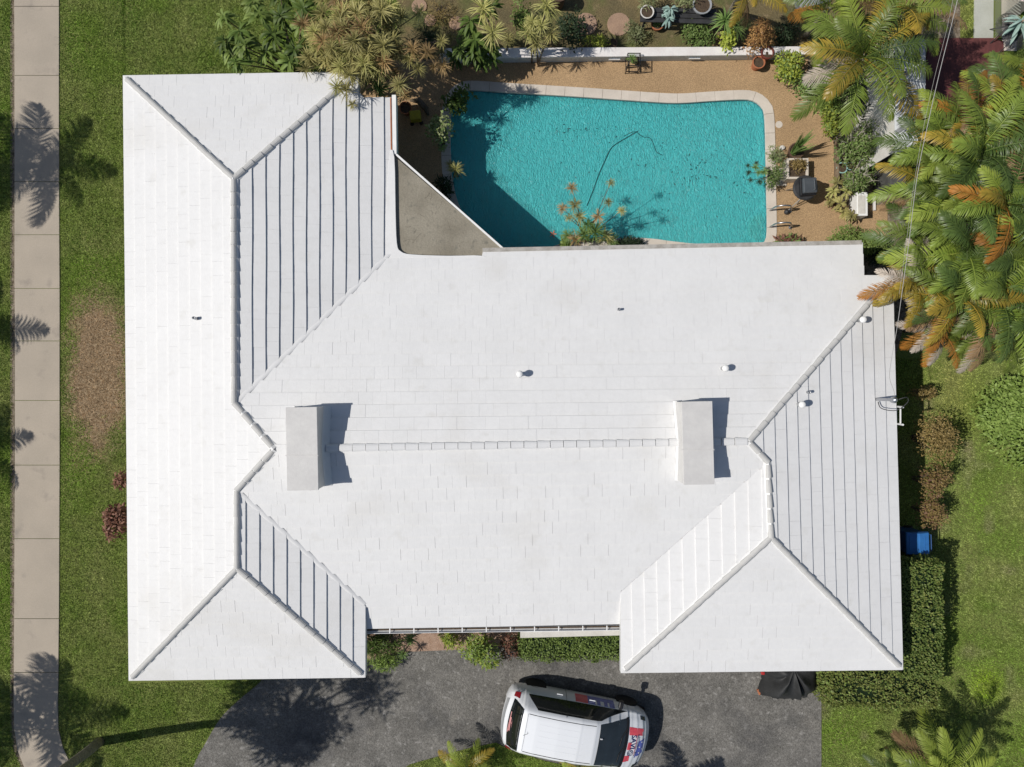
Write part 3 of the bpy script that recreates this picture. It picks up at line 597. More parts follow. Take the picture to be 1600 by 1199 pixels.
# cant strips of mortar around the chimney feet
for base, cen in ((cb1, cc1), (cb2, cc2)):
    for (x0, y0), (x1, y1), sgn in ((base[1], base[2], 1), (base[0], base[3], -1)):
        mb = MB(); fw2 = 1.0 if sgn > 0 else .35
        for k in range(8):
            ya, yb = y0 + (y1 - y0) * k / 8, y0 + (y1 - y0) * (k + 1) / 8; zs = []
            for yy, xx in ((ya, x0 + (x1 - x0) * k / 8), (yb, x0 + (x1 - x0) * (k + 1) / 8)):
                zz = min(PL['N'][1] * yy + PL['N'][0] * xx + PL['N'][2], PL['S'][1] * yy + PL['S'][0] * xx + PL['S'][2]); zs.append((xx - sgn * .03, yy, zz))
            (xa, ya, za), (xb, yb, zb) = zs
            fl_ = [(xa, ya, za + .16), (xa + sgn * .06 * fw2, ya, za + .06), (xa + sgn * .17 * fw2, ya, za - .005), (xb, yb, zb + .16), (xb + sgn * .06 * fw2, yb, zb + .06), (xb + sgn * .17 * fw2, yb, zb - .005)]
            mb.add(fl_, [(0, 1, 4, 3), (1, 2, 5, 4)] if sgn < 0 else [(3, 4, 1, 0), (4, 5, 2, 1)])
        mb.build('chimney_flashing', M['roof'], roof, sm=True)
# vents and pipes on the roof
def roofpt(nme, px, py): return on(nme, px, py)
VM = MB().lathe([(.05, -.05), (.05, .19), (.075, .20), (.082, .24), (.07, .28), (.04, .295), (0, .30)], n=16).mesh('roof_vent', M['white'], True)
for f_, x, y in (('N', 812, 585), ('N', 1129, 576), ('E', 1341, 501), ('E', 1247, 632)): link('roof_vent', VM, roof, roofpt(f_, x, y))
PM = MB().lathe([(.038, -.05), (.038, .16), (.028, .16), (.028, .05), (0, .05)], n=12).mesh('vent_pipe', M['metal'], True)
for f_, x, y, s_ in (('W', 307, 498, 1), ('N', 966, 484, .8), ('E', 1261, 613, .9)): link('vent_pipe', PM, roof, roofpt(f_, x, y), scale=s_)
# electric service mast
mp_ = roofpt('E', 1369, 624); mb = MB(); mb.tube([mp_ - Vector((0, 0, .2)), mp_ + Vector((.0, 0, .72))], .035, 10)
mast = mb.build('service_mast', M['metal'], house); MB().lathe([(.045, 0), (.075, .03), (.08, .10), (.05, .16), (0, .18)], tuple(mp_ + Vector((.01, 0, .68))), 10).build('weatherhead', M['metal'], mast, sm=True)

# ------------------------------------------------------------------ foliage builders
def nrmz(a): return a / np.maximum(np.linalg.norm(a, axis=1, keepdims=True), 1e-9)
def blades(p, d, nrm, L, W, prof, droop, tint, fold=0.0):
    """strips of leaf: p root, d direction, nrm leaf normal (N,3); prof [(t, width share)]"""
    d = nrmz(d); s = nrmz(np.cross(d, nrm)); u = np.cross(s, d); N_ = len(p); K = len(prof); m_ = 3 if fold else 2
    V = np.empty((N_, K, m_, 3)); T = np.empty((N_, K, m_))
    for k, (t, wd) in enumerate(prof):
        c = p + d * (L * t)[:, None]; c[:, 2] -= droop * L * t * t; h = (W * wd / 2)[:, None]
        V[:, k, 0] = c - s * h + u * h * fold; V[:, k, m_ - 1] = c + s * h + u * h * fold
        if m_ == 3: V[:, k, 1] = c
        T[:, k, :] = np.clip(tint * .6 + .4 * t, 0, 1)[:, None]
    b = np.arange(N_)[:, None, None] * K * m_ + (np.arange(K - 1) * m_)[None, :, None] + np.arange(m_ - 1)[None, None, :]
    F = np.stack([b, b + 1, b + m_ + 1, b + m_], -1).reshape(-1, 4)
    return V.reshape(-1, 3), F, T.ravel()
def join(parts):
    V = []; F = []; T = []; o = 0
    for v, f, t in parts: V.append(v); F.append(f + o); T.append(t); o += len(v)
    return np.concatenate(V), np.concatenate(F), np.concatenate(T)
def rosette_mesh(name, n, L, W, seed, up=.5, droop=.5, broad=False, spread=.15):
    r = np.random.RandomState(seed); az = r.rand(n) * 2 * np.pi; el = np.arcsin(np.clip(r.rand(n) ** .8 * 1.15 - .15 + 0 * az, -.25, 1)) * up * 1.5
    d = np.stack([np.cos(az) * np.cos(el), np.sin(az) * np.cos(el), np.sin(el)], 1); p = d * .02; p[:, 2] += (r.rand(n) - .5) * spread
    Ls = L * r.uniform(.75, 1.1, n); Ws = W * r.uniform(.8, 1.2, n); nm = np.zeros_like(d); nm[:, 2] = 1; nm += r.randn(n, 3) * .15
    prof = [(0, .25), (.3, .8), (.6, 1), (.85, .7), (1, .05)] if broad else [(0, .7), (.35, 1), (.7, .75), (1, .08)]
    v, f, t = blades(p, d, nm, Ls, Ws, prof, droop, r.rand(n), .35 if broad else 0)
    return npmesh(name, v, f, LM['drac'], t)
ROS = [rosette_mesh('leaf_rosette', 64, .31, .019, 100 + k, .60, .30) for k in range(4)]
ROSD = [rosette_mesh('leaf_rosette', 26, .36, .075, 200 + k, .40, .55, True, .22) for k in range(4)]
ROSG = [rosette_mesh('leaf_rosette', 70, .42, .022, 300 + k, .6, .45) for k in range(2)]
def frond_mesh(L, el0, curl, seed, n=50, ll=.38, lw=.026, vee=.45):
    r = np.random.RandomState(seed); K = 12; ang = el0 - curl * np.linspace(0, 1, K) ** 1.2; seg = L / (K - 1)
    x = np.concatenate([[0], np.cumsum(np.cos(ang[:-1]) * seg)]); z = np.concatenate([[0], np.cumsum(np.sin(ang[:-1]) * seg)]); y = .05 * L * r.uniform(-1, 1) * np.linspace(0, 1, K) ** 2
    t = np.linspace(.10, .99, n); xi = np.interp(t, np.linspace(0, 1, K), x); yi = np.interp(t, np.linspace(0, 1, K), y); zi = np.interp(t, np.linspace(0, 1, K), z); ai = np.interp(t, np.linspace(0, 1, K), ang)
    parts = []
    for sd in (-1, 1):
        tt = np.stack([np.cos(ai), 0 * ai, np.sin(ai)], 1); up = np.stack([-np.sin(ai), 0 * ai, np.cos(ai)], 1); sde = np.zeros_like(tt); sde[:, 1] = sd
        fw = (.45 + .9 * t ** 2)[:, None] + r.randn(n, 1) * .16
        d = sde + tt * fw + up * (vee - .25 * t[:, None] + r.randn(n, 1) * .10)
        ls = ll * (np.sin(np.pi * np.clip(t * .88 + .10, 0, 1)) ** .6) * r.uniform(.85, 1.08, n); p = np.stack([xi, yi, zi], 1)
        parts.append(blades(p, d, up + r.randn(n, 3) * .12, ls, np.full(n, lw), [(0, .55), (.4, 1), (.75, .7), (1, .08)], .55, t * .75 + r.rand(n) * .25))
    # rachis
    c = np.stack([x, y, z], 1); rad = np.interp(np.linspace(0, 1, K), [0, 1], [.022, .004]); V = []; F = []
    for i in range(K):
        for q in range(3):
            a = 2 * np.pi * q / 3 + .5; V.append(c[i] + np.array([-math.sin(ang[i]) * math.cos(a), math.sin(a), math.cos(ang[i]) * math.cos(a)]) * rad[i])
    for i in range(K - 1):
        for q in range(3): F.append((i * 3 + q, i * 3 + (q + 1) % 3, (i + 1) * 3 + (q + 1) % 3, (i + 1) * 3 + q))
    parts.append((np.array(V), np.array(F), np.full(len(V), .95)))
    v, f, tn = join(parts); return npmesh('frond', v, f, LM['palm'], tn)
FR = {'hi': [frond_mesh(1.75, 1.15, 1.25, 10 + k) for k in range(3)], 'mid': [frond_mesh(1.95, .75, 1.25, 20 + k) for k in range(4)],
      'lo': [frond_mesh(1.85, .25, 1.15, 30 + k) for k in range(3)], 'hang': [frond_mesh(1.5, -.35, .9, 40 + k, vee=-.1) for k in range(2)]}
FRC = {'hi': [frond_mesh(2.0, 1.05, 1.2, 50 + k, 62, .62, .036) for k in range(2)], 'mid': [frond_mesh(2.1, .6, 1.2, 54 + k, 62, .62, .036) for k in range(2)],
       'lo': [frond_mesh(2.0, .15, 1.0, 57 + k, 62, .60, .036) for k in range(2)], 'hang': [frond_mesh(1.6, -.4, .8, 60, 50, .5, .035)]}
def trunk(name, root, pts, r0, r1, mt, n=9):
    m_ = len(pts); return MB().tube(pts, [r0 + (r1 - r0) * i / (m_ - 1) for i in range(m_)], n).build(name, mt, root, sm=True)
STAR = (.12, .30, .42, .16)
def palm(px, py, h, scale, label, cols, nf=17, seed=1, group='palm trees in the right-hand garden', px_at_crown=True, lean=(0, 0), name='palm_tree', mixd=(.22, .42, .26, .10), skip=None, tr=.07, fr=None):
    """palm whose crown (height h) shows at the pixel; cols = [(material key, weight)...]"""
    r = random.Random(seed); c = P(px, py, h) if px_at_crown else Vector((*P(px, py, 0).xy, h))
    if group and 'right-hand' in group: lean = (-c.x * h / CAMH * .55, -c.y * h / CAMH * .55)
    base = Vector((c.x - lean[0], c.y - lean[1], 0)); root = empty(name, base, 0, label, 'palm', group)
    top = Vector((lean[0], lean[1], h)); k = 7
    pts = [Vector((top.x * (i / k) ** 1.3, top.y * (i / k) ** 1.3, h * i / k * .985 - (.1 if i == 0 else 0))) for i in range(k + 1)]
    trunk('trunk', root, pts, tr * 1.25, tr * .8, M['palmbark'])
    keys = [k_ for k_, w_ in cols]; ws = [w_ for k_, w_ in cols]
    for i in range(nf):
        az = i * 2.39996 + r.uniform(-.25, .25); u = i / nf
        kind = 'hi' if u < mixd[0] else 'mid' if u < mixd[0] + mixd[1] else 'lo' if u < mixd[0] + mixd[1] + mixd[2] else 'hang'
        me = r.choice((fr or FR)[kind]); key = r.choices(keys, ws)[0]
        if kind == 'hi' and key in ('palmbrown', 'palmgrey', 'palmorange'): key = keys[0]
        if kind == 'hang' and r.random() < .5: key = r.choice(['palmbrown', 'palmgrey', 'palmorange'])
        if skip and skip(az): continue
        link('frond', me, root, top - Vector((0, 0, r.uniform(0, .12) + .15 * u)), (r.uniform(-.35, .35), r.uniform(-.12, .12), az), scale * r.uniform(.85, 1.1), LM[key])
    return root
def rosette_plant(name, label, cat, spots, meshes, mkeys, group=None, base=None, stem=M['bark'], sc=1.0, seed=3, sr=.018):
    """woody plant carrying leaf rosettes: spots = [(px, py, height, size)]"""
    r = random.Random(seed); pts = [P(x, y, h) for x, y, h, s_ in spots]
    b = base if base is not None else sum(pts, Vector()) / len(pts); b = Vector((b.x, b.y, 0)); root = empty(name, b, 0, label, cat, group)
    st = MB()
    for (x, y, h, s_), p in zip(spots, pts):
        q = p - b; o = Vector((q.x * .15 + r.uniform(-.1, .1), q.y * .15 + r.uniform(-.1, .1), 0)); m1 = o.lerp(q, .5) + Vector((-q.x * .08, -q.y * .08, h * .08))
        st.tube([o - Vector((0, 0, .05)), o.lerp(m1, .5) + Vector((0, 0, h * .05)), m1, q - Vector((0, 0, .02))], [sr * 1.6, sr * 1.3, sr, sr * .8], 5)
        link('leaf_rosette', r.choice(meshes), root, q, (r.uniform(-.3, .3), r.uniform(-.3, .3), r.uniform(0, 6.3)), s_ * sc, LM[r.choice(mkeys)])
    st.build('stem', stem, root, sm=True); return root
def bush(name, label, cat, px, py, rx, ry, h, key, n=900, ls=.075, lw=.045, group=None, seed=5, box=False, lobes=6, z0=0.0, key2=None, up=.35, poly=None, rough=.10, stems=True, base=None):
    """leafy mass: leaves on an uneven shell; rx, ry in metres"""
    r = np.random.RandomState(seed); c = P(px, py, h * .6) if base is None else base; c = Vector((c.x, c.y, z0))
    if box:
        # clipped hedge: leaves over the top and the four sides, wavy
        areas_ = [rx * ry * 4, 2 * rx * h, 2 * rx * h, 2 * ry * h, 2 * ry * h]; f_ = r.choice(5, n, p=np.array(areas_) / sum(areas_)); a = r.uniform(-1, 1, n); b = r.uniform(-1, 1, n); hz = r.rand(n)
        X = np.select([f_ == 0, f_ == 1, f_ == 2, f_ == 3, f_ == 4], [a * rx, a * rx, a * rx, rx + 0 * a, -rx + 0 * a]); Y = np.select([f_ == 0, f_ == 1, f_ == 2, f_ == 3, f_ == 4], [b * ry, ry + 0 * b, -ry + 0 * b, b * ry, b * ry])
        Z = np.where(f_ == 0, h, hz * h); nm = np.zeros((n, 3)); nm[f_ == 0, 2] = 1; nm[f_ == 1, 1] = 1; nm[f_ == 2, 1] = -1; nm[f_ == 3, 0] = 1; nm[f_ == 4, 0] = -1
        wv = (vnoise(X * 3 + 40 + seed, Y * 3 + 20 + Z, seed) - .5) * rough * 2.4; P_ = np.stack([X, Y, Z], 1) + nm * (wv + r.uniform(-.10, .03, n))[:, None]
        if poly is not None:
            ok = in_poly(P_[:, 0] + c.x, P_[:, 1] + c.y, poly); P_ = P_[ok]; nm = nm[ok]; n = len(P_)
    else:
        lc = [(r.uniform(-.55, .55), r.uniform(-.55, .55), r.uniform(.45, .75), r.uniform(.38, .62)) for _ in range(lobes)] + [(0, 0, .45, .62)]
        li = r.randint(0, len(lc), n); lc = np.array(lc)[li]; dv = nrmz(r.randn(n, 3)); dv[:, 2] = np.where(dv[:, 2] < -.3, -dv[:, 2], dv[:, 2]); rr = lc[:, 3] * r.uniform(.62, 1.06, n) ** .7
        P_ = (lc[:, :3] + dv * rr[:, None]) * np.array([rx, ry, h]); nm = dv; keep = P_[:, 2] > .02; P_ = P_[keep]; nm = nm[keep]; n = len(P_)
    nmj = nrmz(nm + r.randn(n, 3) * .55 + np.array([0, 0, up])); d = nrmz(np.cross(nmj, r.randn(n, 3)) + nm * .35)
    v, f, t = blades(P_, d, nmj, ls * r.uniform(.7, 1.25, n), lw * r.uniform(.8, 1.2, n), [(0, .3), (.5, 1), (1, .1)], .15, r.rand(n))
    root = empty(name, c, 0, label, cat, group); link('foliage', npmesh('foliage', v, f, LM[key], t), root)
    if key2:
        k2 = n // 4; sel = r.choice(n, k2, False); v, f, t = blades(P_[sel] + nm[sel] * .03, d[sel], nmj[sel], ls * r.uniform(.7, 1.25, k2), lw * r.uniform(.8, 1.2, k2), [(0, .3), (.5, 1), (1, .1)], .15, r.rand(k2))
        link('foliage', npmesh('foliage', v, f, LM[key2], t), root)
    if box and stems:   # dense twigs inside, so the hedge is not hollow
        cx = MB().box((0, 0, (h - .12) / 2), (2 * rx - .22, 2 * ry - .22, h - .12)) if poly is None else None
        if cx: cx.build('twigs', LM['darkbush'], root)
    elif stems:
        st = MB()
        for k in range(9):
            a = r.uniform(0, 6.28); q = Vector((math.cos(a) * rx * .55, math.sin(a) * ry * .55, h * .72)); st.tube([(q.x * .1, q.y * .1, -.04), (q.x * .45, q.y * .45, q.z * .5), tuple(q)], [.022, .015, .006], 5)
        st.build('stem', M['bark'], root)
    return root
def pot(name, label, cat, px, py, r_, h, mt, group=None, z=0.03, rim=True, soil=True, base=None):
    c = P(px, py, z) if base is None else base; root = empty(name, c, 0, label, cat, group)
    MB().lathe([(r_ * .68, 0), (r_ * .95, h * .85), (r_ * 1.06, h * .85), (r_ * 1.06, h), (r_ * .90, h), (r_ * .86, h * .86)], n=18).build('body', mt, root, sm=False)
    if soil: MB().lathe([(0, h * .80), (r_ * .90, h * .80), (r_ * .90, h * .87), (0, h * .885)], n=16).build('soil', M['potsoil'], root)
    return root

# ------------------------------------------------------------------ palms
GRN = [('palm', 5), ('palmdark', 3), ('palmlime', 1)]; MIX = [('palm', 5), ('palmdark', 3), ('palmyellow', 2.2), ('palmorange', 1.0), ('palmbrown', .8), ('palmlime', 1.2)]
WARM = [('palm', 3), ('palmyellow', 3), ('palmorange', 2), ('palmbrown', 1.6), ('palmdark', 1.5), ('palmgrey', .8)]
palm(1352, 88, 3.5, 1.02, 'large palm with arching yellow and green fronds above the corner of the pool deck', [('palm', 4), ('palmyellow', 3), ('palmbrown', 1.4), ('palmlime', 2), ('palmorange', .6), ('palmdark', 2)], 18, 11, tr=.10)
palm(1300, 8, 3.0, .80, 'bright lime-green palm at the top edge left of the large deck palm', [('palmlime', 4), ('palm', 3)], 10, 12)
palm(1392, 12, 3.2, .80, 'palm at the top edge directly above the large deck palm', MIX, 13, 13)
palm(1444, 14, 3.0, .60, 'dry palm left of the power cables at the top of the photo', WARM + [('palmdark', 4)], 13, 14)
palm(1165, -22, 2.6, .62, 'palm with yellow-orange fronds hanging in over the top edge of the back garden', [('palmyellow', 4), ('palmorange', 2), ('palm', 1)], 11, 15)
spots = [(1512, 192, 3.6, .74, 'palm nearest the maroon patio', MIX), (1572, 182, 3.9, .80, 'palm below the maroon patio with orange lower fronds', MIX), (1618, 112, 3.4, .72, 'palm at the right edge beside the maroon patio', GRN + [('palmyellow', 3)]),
         (1474, 226, 3.7, .74, 'palm leaning over the white shed roof beside the cable', GRN + [('palmyellow', 1.5)]), (1530, 240, 4.3, .9, 'tall palm in the middle of the clump above the cable', GRN + [('palmyellow', 1)]), (1600, 228, 4.1, .85, 'right-edge palm level with the middle of the pool', MIX),
         (1452, 290, 3.5, .75, 'palm whose fronds hang over the leaf-litter strip beside the deck', GRN + [('palmyellow', 1.5)]), (1506, 312, 4.0, .82, 'deep green palm level with the pool grill', GRN), (1572, 318, 4.4, .9, 'tall broad palm near the right edge level with the grill', MIX),
         (1448, 372, 3.4, .72, 'green palm beside the north-east corner of the house', GRN), (1516, 392, 4.1, .85, 'green palm with long arching fronds behind the corner of the house', GRN), (1598, 398, 4.0, .85, 'right-edge palm level with the corner of the house', MIX),
         (1436, 440, 3.6, .66, 'palm with pale dead and orange fronds touching the roof corner', [('palmyellow', 3), ('palmgrey', 3), ('palmorange', 3), ('palm', 2)]), (1496, 462, 3.9, .80, 'palm with brown and orange fronds right of the roof corner', WARM), (1566, 462, 4.1, .85, 'palm with mixed green and orange fronds near the lower edge of the clump', MIX),
         (1470, 510, 3.0, .58, 'lowest left palm of the clump, mostly grey dry fronds over the lawn', [('palmgrey', 4), ('palmbrown', 2), ('palmorange', 2), ('palm', 1)]), (1540, 515, 3.4, .60, 'lowest right palm of the clump above the lawn', WARM), (1612, 500, 3.8, .75, 'palm at the right edge at the foot of the clump', MIX)]
for i, (x, y, h, s_, lb, cl) in enumerate(spots): palm(x, y, h, s_, lb, cl, 21, 40 + i, tr=.05)
palm(1478, 1206, 1.9, .78, 'bright green palm at the bottom right whose upper fronds enter the photo', [('palmlime', 4), ('palm', 2)], 24, 71, group=None, tr=.04, lean=(-1.0, .87))
palm(1398, 1212, 1.3, .45, 'small half-dry palm at the bottom edge between the drive and the lime-green palm', [('palmdark', 3), ('palmbrown', 3)], 12, 78, group=None, tr=.03, lean=(-.6, .6))
# street palms outside the frame, which throw their shadows over sidewalk, lawn and drive
palm(-178, 285, 5.0, .95, 'street palm left of the photo shading the upper sidewalk', GRN, 14, 72, 'street palms along the sidewalk', False, mixd=STAR, tr=.12, fr=FRC)
palm(-214, 530, 3.6, .95, 'street palm left of the photo shading the sidewalk beside the dry lawn patch', GRN, 12, 73, 'street palms along the sidewalk', False, mixd=STAR, tr=.10, fr=FRC)
palm(-212, 724, 3.4, .95, 'street palm left of the photo below the dry lawn patch', GRN, 12, 74, 'street palms along the sidewalk', False, mixd=STAR, tr=.10, fr=FRC)
palm(-172, 1142, 4.9, 1.02, 'street palm left of the photo shading the curved end of the sidewalk', GRN, 15, 75, 'street palms along the sidewalk', False, mixd=STAR, tr=.12, fr=FRC)
palm(728, 1206, .9, .52, 'small yellow feathery palm on the lawn island left of the white car', [('palmyellow', 3), ('palmlime', 3)], 14, 79, group=None, tr=.03)
palm(907, 1208, 1.1, .50, 'small yellow palm whose frond tip shows over the edge of the white car', [('palmyellow', 4), ('palmlime', 2)], 10, 80, group=None, tr=.03, mixd=(.6, .3, .1, 0))
palm(898, 1248, 3.5, .72, 'palm below the photo throwing its shadow beside the white car', GRN, 15, 77, None, False, fr=FRC)
# broad shade tree at the foot of the sidewalk: its leaning trunk is in view, its crown is not
def shade_tree():
    b = P(156, 1159, 0); root = empty('shade_tree', b, 0, 'tall tree with a bare grey trunk leaning out of the lower left corner', 'tree')
    top = Vector((.25, .10, 6.15)); pts = [Vector((0, 0, -.1)), Vector((.02, .03, .6)), Vector((-.04, .10, 1.9)), Vector((-.02, .16, 3.4)), Vector((.1, .14, 4.9)), top]
    trunk('trunk', root, pts, .14, .10, M['palmbark'], 10)
    r = np.random.RandomState(91); n = 6800; br = MB(); cs = []
    for k in range(20):
        a = k * 2.4; rad = .4 + 1.55 * ((k * .618) % 1); c = Vector((math.cos(a) * rad * 1.05, math.sin(a) * rad * .95, .15 + .5 * math.sin(k * 1.7))) + top; cs.append(c); br.tube([top - Vector((0, 0, .3)), top.lerp(c, .5) + Vector((0, 0, .12)), c], [.06, .04, .02], 5)
    br.build('limb', M['palmbark'], root)
    ci = r.randint(0, len(cs), n); c = np.array([tuple(q) for q in cs])[ci]; dv = nrmz(r.randn(n, 3)) * (r.rand(n, 1) ** .5) * np.array([.60, .60, .30]); p = c + dv
    v, f, t = blades(p, nrmz(dv + r.randn(n, 3) * .3), nrmz(r.randn(n, 3) * .5 + np.array([0, 0, 1])), r.uniform(.16, .30, n), r.uniform(.035, .06, n), [(0, .4), (.5, 1), (1, .1)], .4, r.rand(n))
    link('crown', npmesh('crown', v, f, LM['palm'], t), root)
shade_tree()

# ------------------------------------------------------------------ shrubs and garden plants
R_ = random.Random(21)
rosette_plant('frangipani_tree', 'broad-leaved dark green tree at the top edge left of the yellow dracaena', 'tree',
    [(352,66,2.3,1.0),(376,52,2.5,1.1),(384,74,2.6,1.1),(404,24,2.5,1.1),(428,58,2.8,1.15),(440,26,2.6,1.1),(462,78,2.7,1.1),(474,14,2.7,1.1),(372,99,2.6,.95),(350,28,2.2,.9),(395,4,2.4,1.0),(470,44,2.5,1.0),(452,96,2.5,.95),(418,84,2.3,1.0),(500,40,2.3,1.0),(360,84,2.2,.9),(436,-14,2.6,1.1),(486,92,2.4,.9)],
    ROSD, ['broad', 'broad', 'broaddark'], sc=1.0)
sp = [(645,79,3.0,.95),(668,83,3.0,.95),(640,94,2.8,1.0),(653,110,2.7,.85),(617,115,2.6,.8),(625,133,2.7,1.0),(692,103,2.5,.9),(678,106,2.5,.6),(570,100,3.1,1.1),(575,84,3.2,1.0),(546,118,3.0,1.0),(551,163,2.75,.55),(526,136,3.0,.8),(541,142,3.0,.9),(600,97,3.0,1.0),(600,74,3.2,1.1),(565,44,3.3,1.15),(597,18,3.2,1.2),(478,108,2.9,.85),(632,150,2.2,.8),(655,20,1.8,.9),(690,64,2.0,.7)]
for k in range(98):
    a = R_.uniform(0, 6.28); q = R_.random() ** .55; x = 552 + 84 * q * math.cos(a); y = 52 + 72 * q * math.sin(a); sp.append((x, y, 2.6 + .7 * (1 - q) + R_.uniform(-.25, .2), R_.uniform(.85, 1.2)))
rosette_plant('dracaena_tree', 'large yellow-olive dracaena with spiky heads overhanging the upper roof corner', 'tree', sp, ROS, ['dracolive', 'drac', 'dracolive', 'dracolive', 'dracred'], base=P(585, 85, 0), sr=.014)
rosette_plant('dracaena_shrub', 'bright green strappy dracaena in the nook between roof corner and porch slope', 'shrub', [(583,121,2.1,1.15),(592,138,1.9,.9)], ROSG, ['dracgreen'])
rosette_plant('frangipani_shrub', 'dark green broad-leaved shrub drooping over the left end of the garden wall', 'shrub',
    [(735,36,1.6,1.1),(742,66,1.5,1.2),(722,78,1.3,1.1),(765,78,1.2,1.0),(741,86,1.3,1.1),(712,88,1.1,1.0),(768,10,1.5,.9),(768,92,1.0,.9),(728,55,1.2,1.0),(752,98,.9,.8)], ROSD, ['broad', 'broaddark', 'broaddark'], sc=.95)
rosette_plant('dracaena_shrub', 'tall yellow dracaena with two heads beside the dark broad-leaved shrub', 'shrub', [(754,16,2.2,1.35),(770,52,1.9,1.35)], ROS, ['drac'], group=None)
rosette_plant('dracaena_shrub', 'small grey-green dracaena head low behind the garden wall', 'shrub', [(794,62,1.0,.85)], ROS, ['dracolive'])
rosette_plant('dracaena_shrub', 'yellow dracaena with four heads leaning to the garden wall at its middle', 'shrub', [(826,52,1.7,1.1),(838,68,1.4,1.05),(832,36,1.9,.9),(860,56,1.6,1.0)], ROS, ['drac', 'dracolive'])
rosette_plant('dracaena_shrub', 'yellow dracaena on thin bare stems near the dark round pot', 'shrub', [(853,10,2.4,1.3),(846,40,1.9,.9)], ROS, ['drac'])
bush('low_shrub', 'dark glossy shrub between the yellow dracaenas behind the garden wall', 'shrub', 820, 28, .42, .5, .8, 'broad', 700, seed=31)
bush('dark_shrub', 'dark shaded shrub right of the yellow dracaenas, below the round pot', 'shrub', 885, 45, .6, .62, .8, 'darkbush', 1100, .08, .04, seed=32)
bush('garden_shrub', 'low yellow-green clump against the wall left of the second stepping stone', 'shrub', 930, 65, .45, .28, .4, 'lime', 420, .10, .025, seed=33)
bush('garden_shrub', 'grey-green clump against the wall between two stepping stones', 'shrub', 995, 55, .34, .45, .35, 'greybush', 480, .10, .02, seed=34)
bush('garden_shrub', 'leafy green clump on the bare soil left of the potted bench plants', 'shrub', 1088, 55, .52, .48, .45, 'midbush', 900, .08, .035, seed=35)
bush('croton_shrub', 'yellow-green croton hanging over the top of the garden wall', 'shrub', 1133, 62, .28, .38, .7, 'lime', 320, .10, .06, seed=36, lobes=4)
bush('croton_shrub', 'orange and red croton hanging over the right end of the garden wall', 'shrub', 1186, 61, .42, .48, .85, 'croton', 850, .11, .028, seed=37, up=.8)
rosette_plant('yucca', 'spiky green yucca at the right end of the plant bench', 'plant', [(1133,34,.9,1.1),(1150,42,.7,1.0)], ROSG, ['dracgreen'])
bush('back_shrub', 'grassy green tuft at the left end of the plant bench', 'shrub', 1012, 8, .35, .35, .75, 'greybush', 420, .12, .018, seed=38, z0=.0)
bush('back_shrub', 'thin grey-green shrub growing behind the middle of the plant bench', 'shrub', 1068, 6, .38, .36, .8, 'greybush', 420, .09, .03, seed=39)
bush('garden_shrub', 'dark green clump between the croton and the palm fronds by the wall', 'shrub', 1228, 52, .42, .42, .45, 'darkbush', 500, seed=40)
bush('soil_shrub', 'faint brownish weeds at the top edge right of the dracaena tree', 'plants', 690, 20, .6, .55, .22, 'brownbush', 420, .12, .014, seed=41)
bush('soil_shrub', 'dusky shrub between dracaena tree and frangipani shrub behind the garden wall', 'plants', 665, 52, .5, .55, .6, 'darkbush', 600, .14, .012, seed=42)
rosette_plant('spiky_plant', 'small dark spiky plants at the left end of the garden wall', 'plant', [(690,82,.6,.8),(672,60,.7,.8),(705,60,.5,.7)], ROS, ['dracolive', 'darkbush'])
# hedge-like row along the curved edge of the deck
bush('lime_shrub', 'yellow-green shrub spilling over the end of the garden wall', 'shrub', 1230, 106, .50, .46, .75, 'lime', 1100, .075, .05, seed=51, key2='midbush')
bush('border_shrub', 'green shrub on the deck edge under the large palm', 'shrub', 1262, 132, .52, .42, .6, 'midbush', 1000, seed=52, group=None)
bush('border_shrub', 'leafy shrub at the bend of the deck edge', 'shrub', 1292, 160, .42, .48, .7, 'brightbush', 900, seed=53)
bush('border_shrub', 'yellow-green shrub on the deck edge below the bend', 'shrub', 1298, 188, .32, .52, .6, 'lime', 600, seed=54, key2='brightbush')
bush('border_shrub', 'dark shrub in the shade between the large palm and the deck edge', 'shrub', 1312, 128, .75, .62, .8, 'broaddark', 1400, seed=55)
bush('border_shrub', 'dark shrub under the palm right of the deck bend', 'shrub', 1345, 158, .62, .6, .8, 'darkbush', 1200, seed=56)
bush('grey_stem_shrub', 'wide shrub with pale bare twigs beside the planting bed, above the pots', 'shrub', 1345, 218, .72, .72, 1.05, 'midbush', 2300, .075, .035, seed=57, key2='greybush', lobes=9)
bush('grey_stem_shrub', 'wide shrub with pale bare twigs below the pots, above the white planter', 'shrub', 1342, 280, .52, .42, .95, 'midbush', 1400, .07, .035, seed=58, key2='greybush', lobes=8)
for (x, y, rr, hh, lb) in ((1345, 212, .75, 1.15, 'pale tangled twigs over the shrub above the pots'), (1345, 276, .52, 1.0, 'pale tangled twigs over the shrub above the white planter')):
    c = P(x, y, hh); root = empty('bare_branches', (c.x, c.y, 0), 0, lb, 'branches'); mb = MB(); r = random.Random(int(y))
    for k in range(16):
        a = r.uniform(-.4, 3.4); q = Vector((math.cos(a) * rr * r.uniform(.4, 1), math.sin(a) * rr * r.uniform(.2, .95) - .1, hh + r.uniform(-.05, .12))); m1 = Vector((q.x * .4 + r.uniform(-.15, .15), q.y * .4 + r.uniform(-.15, .15), hh * .9))
        mb.tube([(0, -.2, 0), (q.x * .1, q.y * .1 - .1, hh * .6), m1, m1.lerp(q, .5) + Vector((r.uniform(-.06, .06), r.uniform(-.06, .06), .03)), q], [.03, .02, .014, .010, .005], 5)
    mb.build('stem', M['greystem'], root)
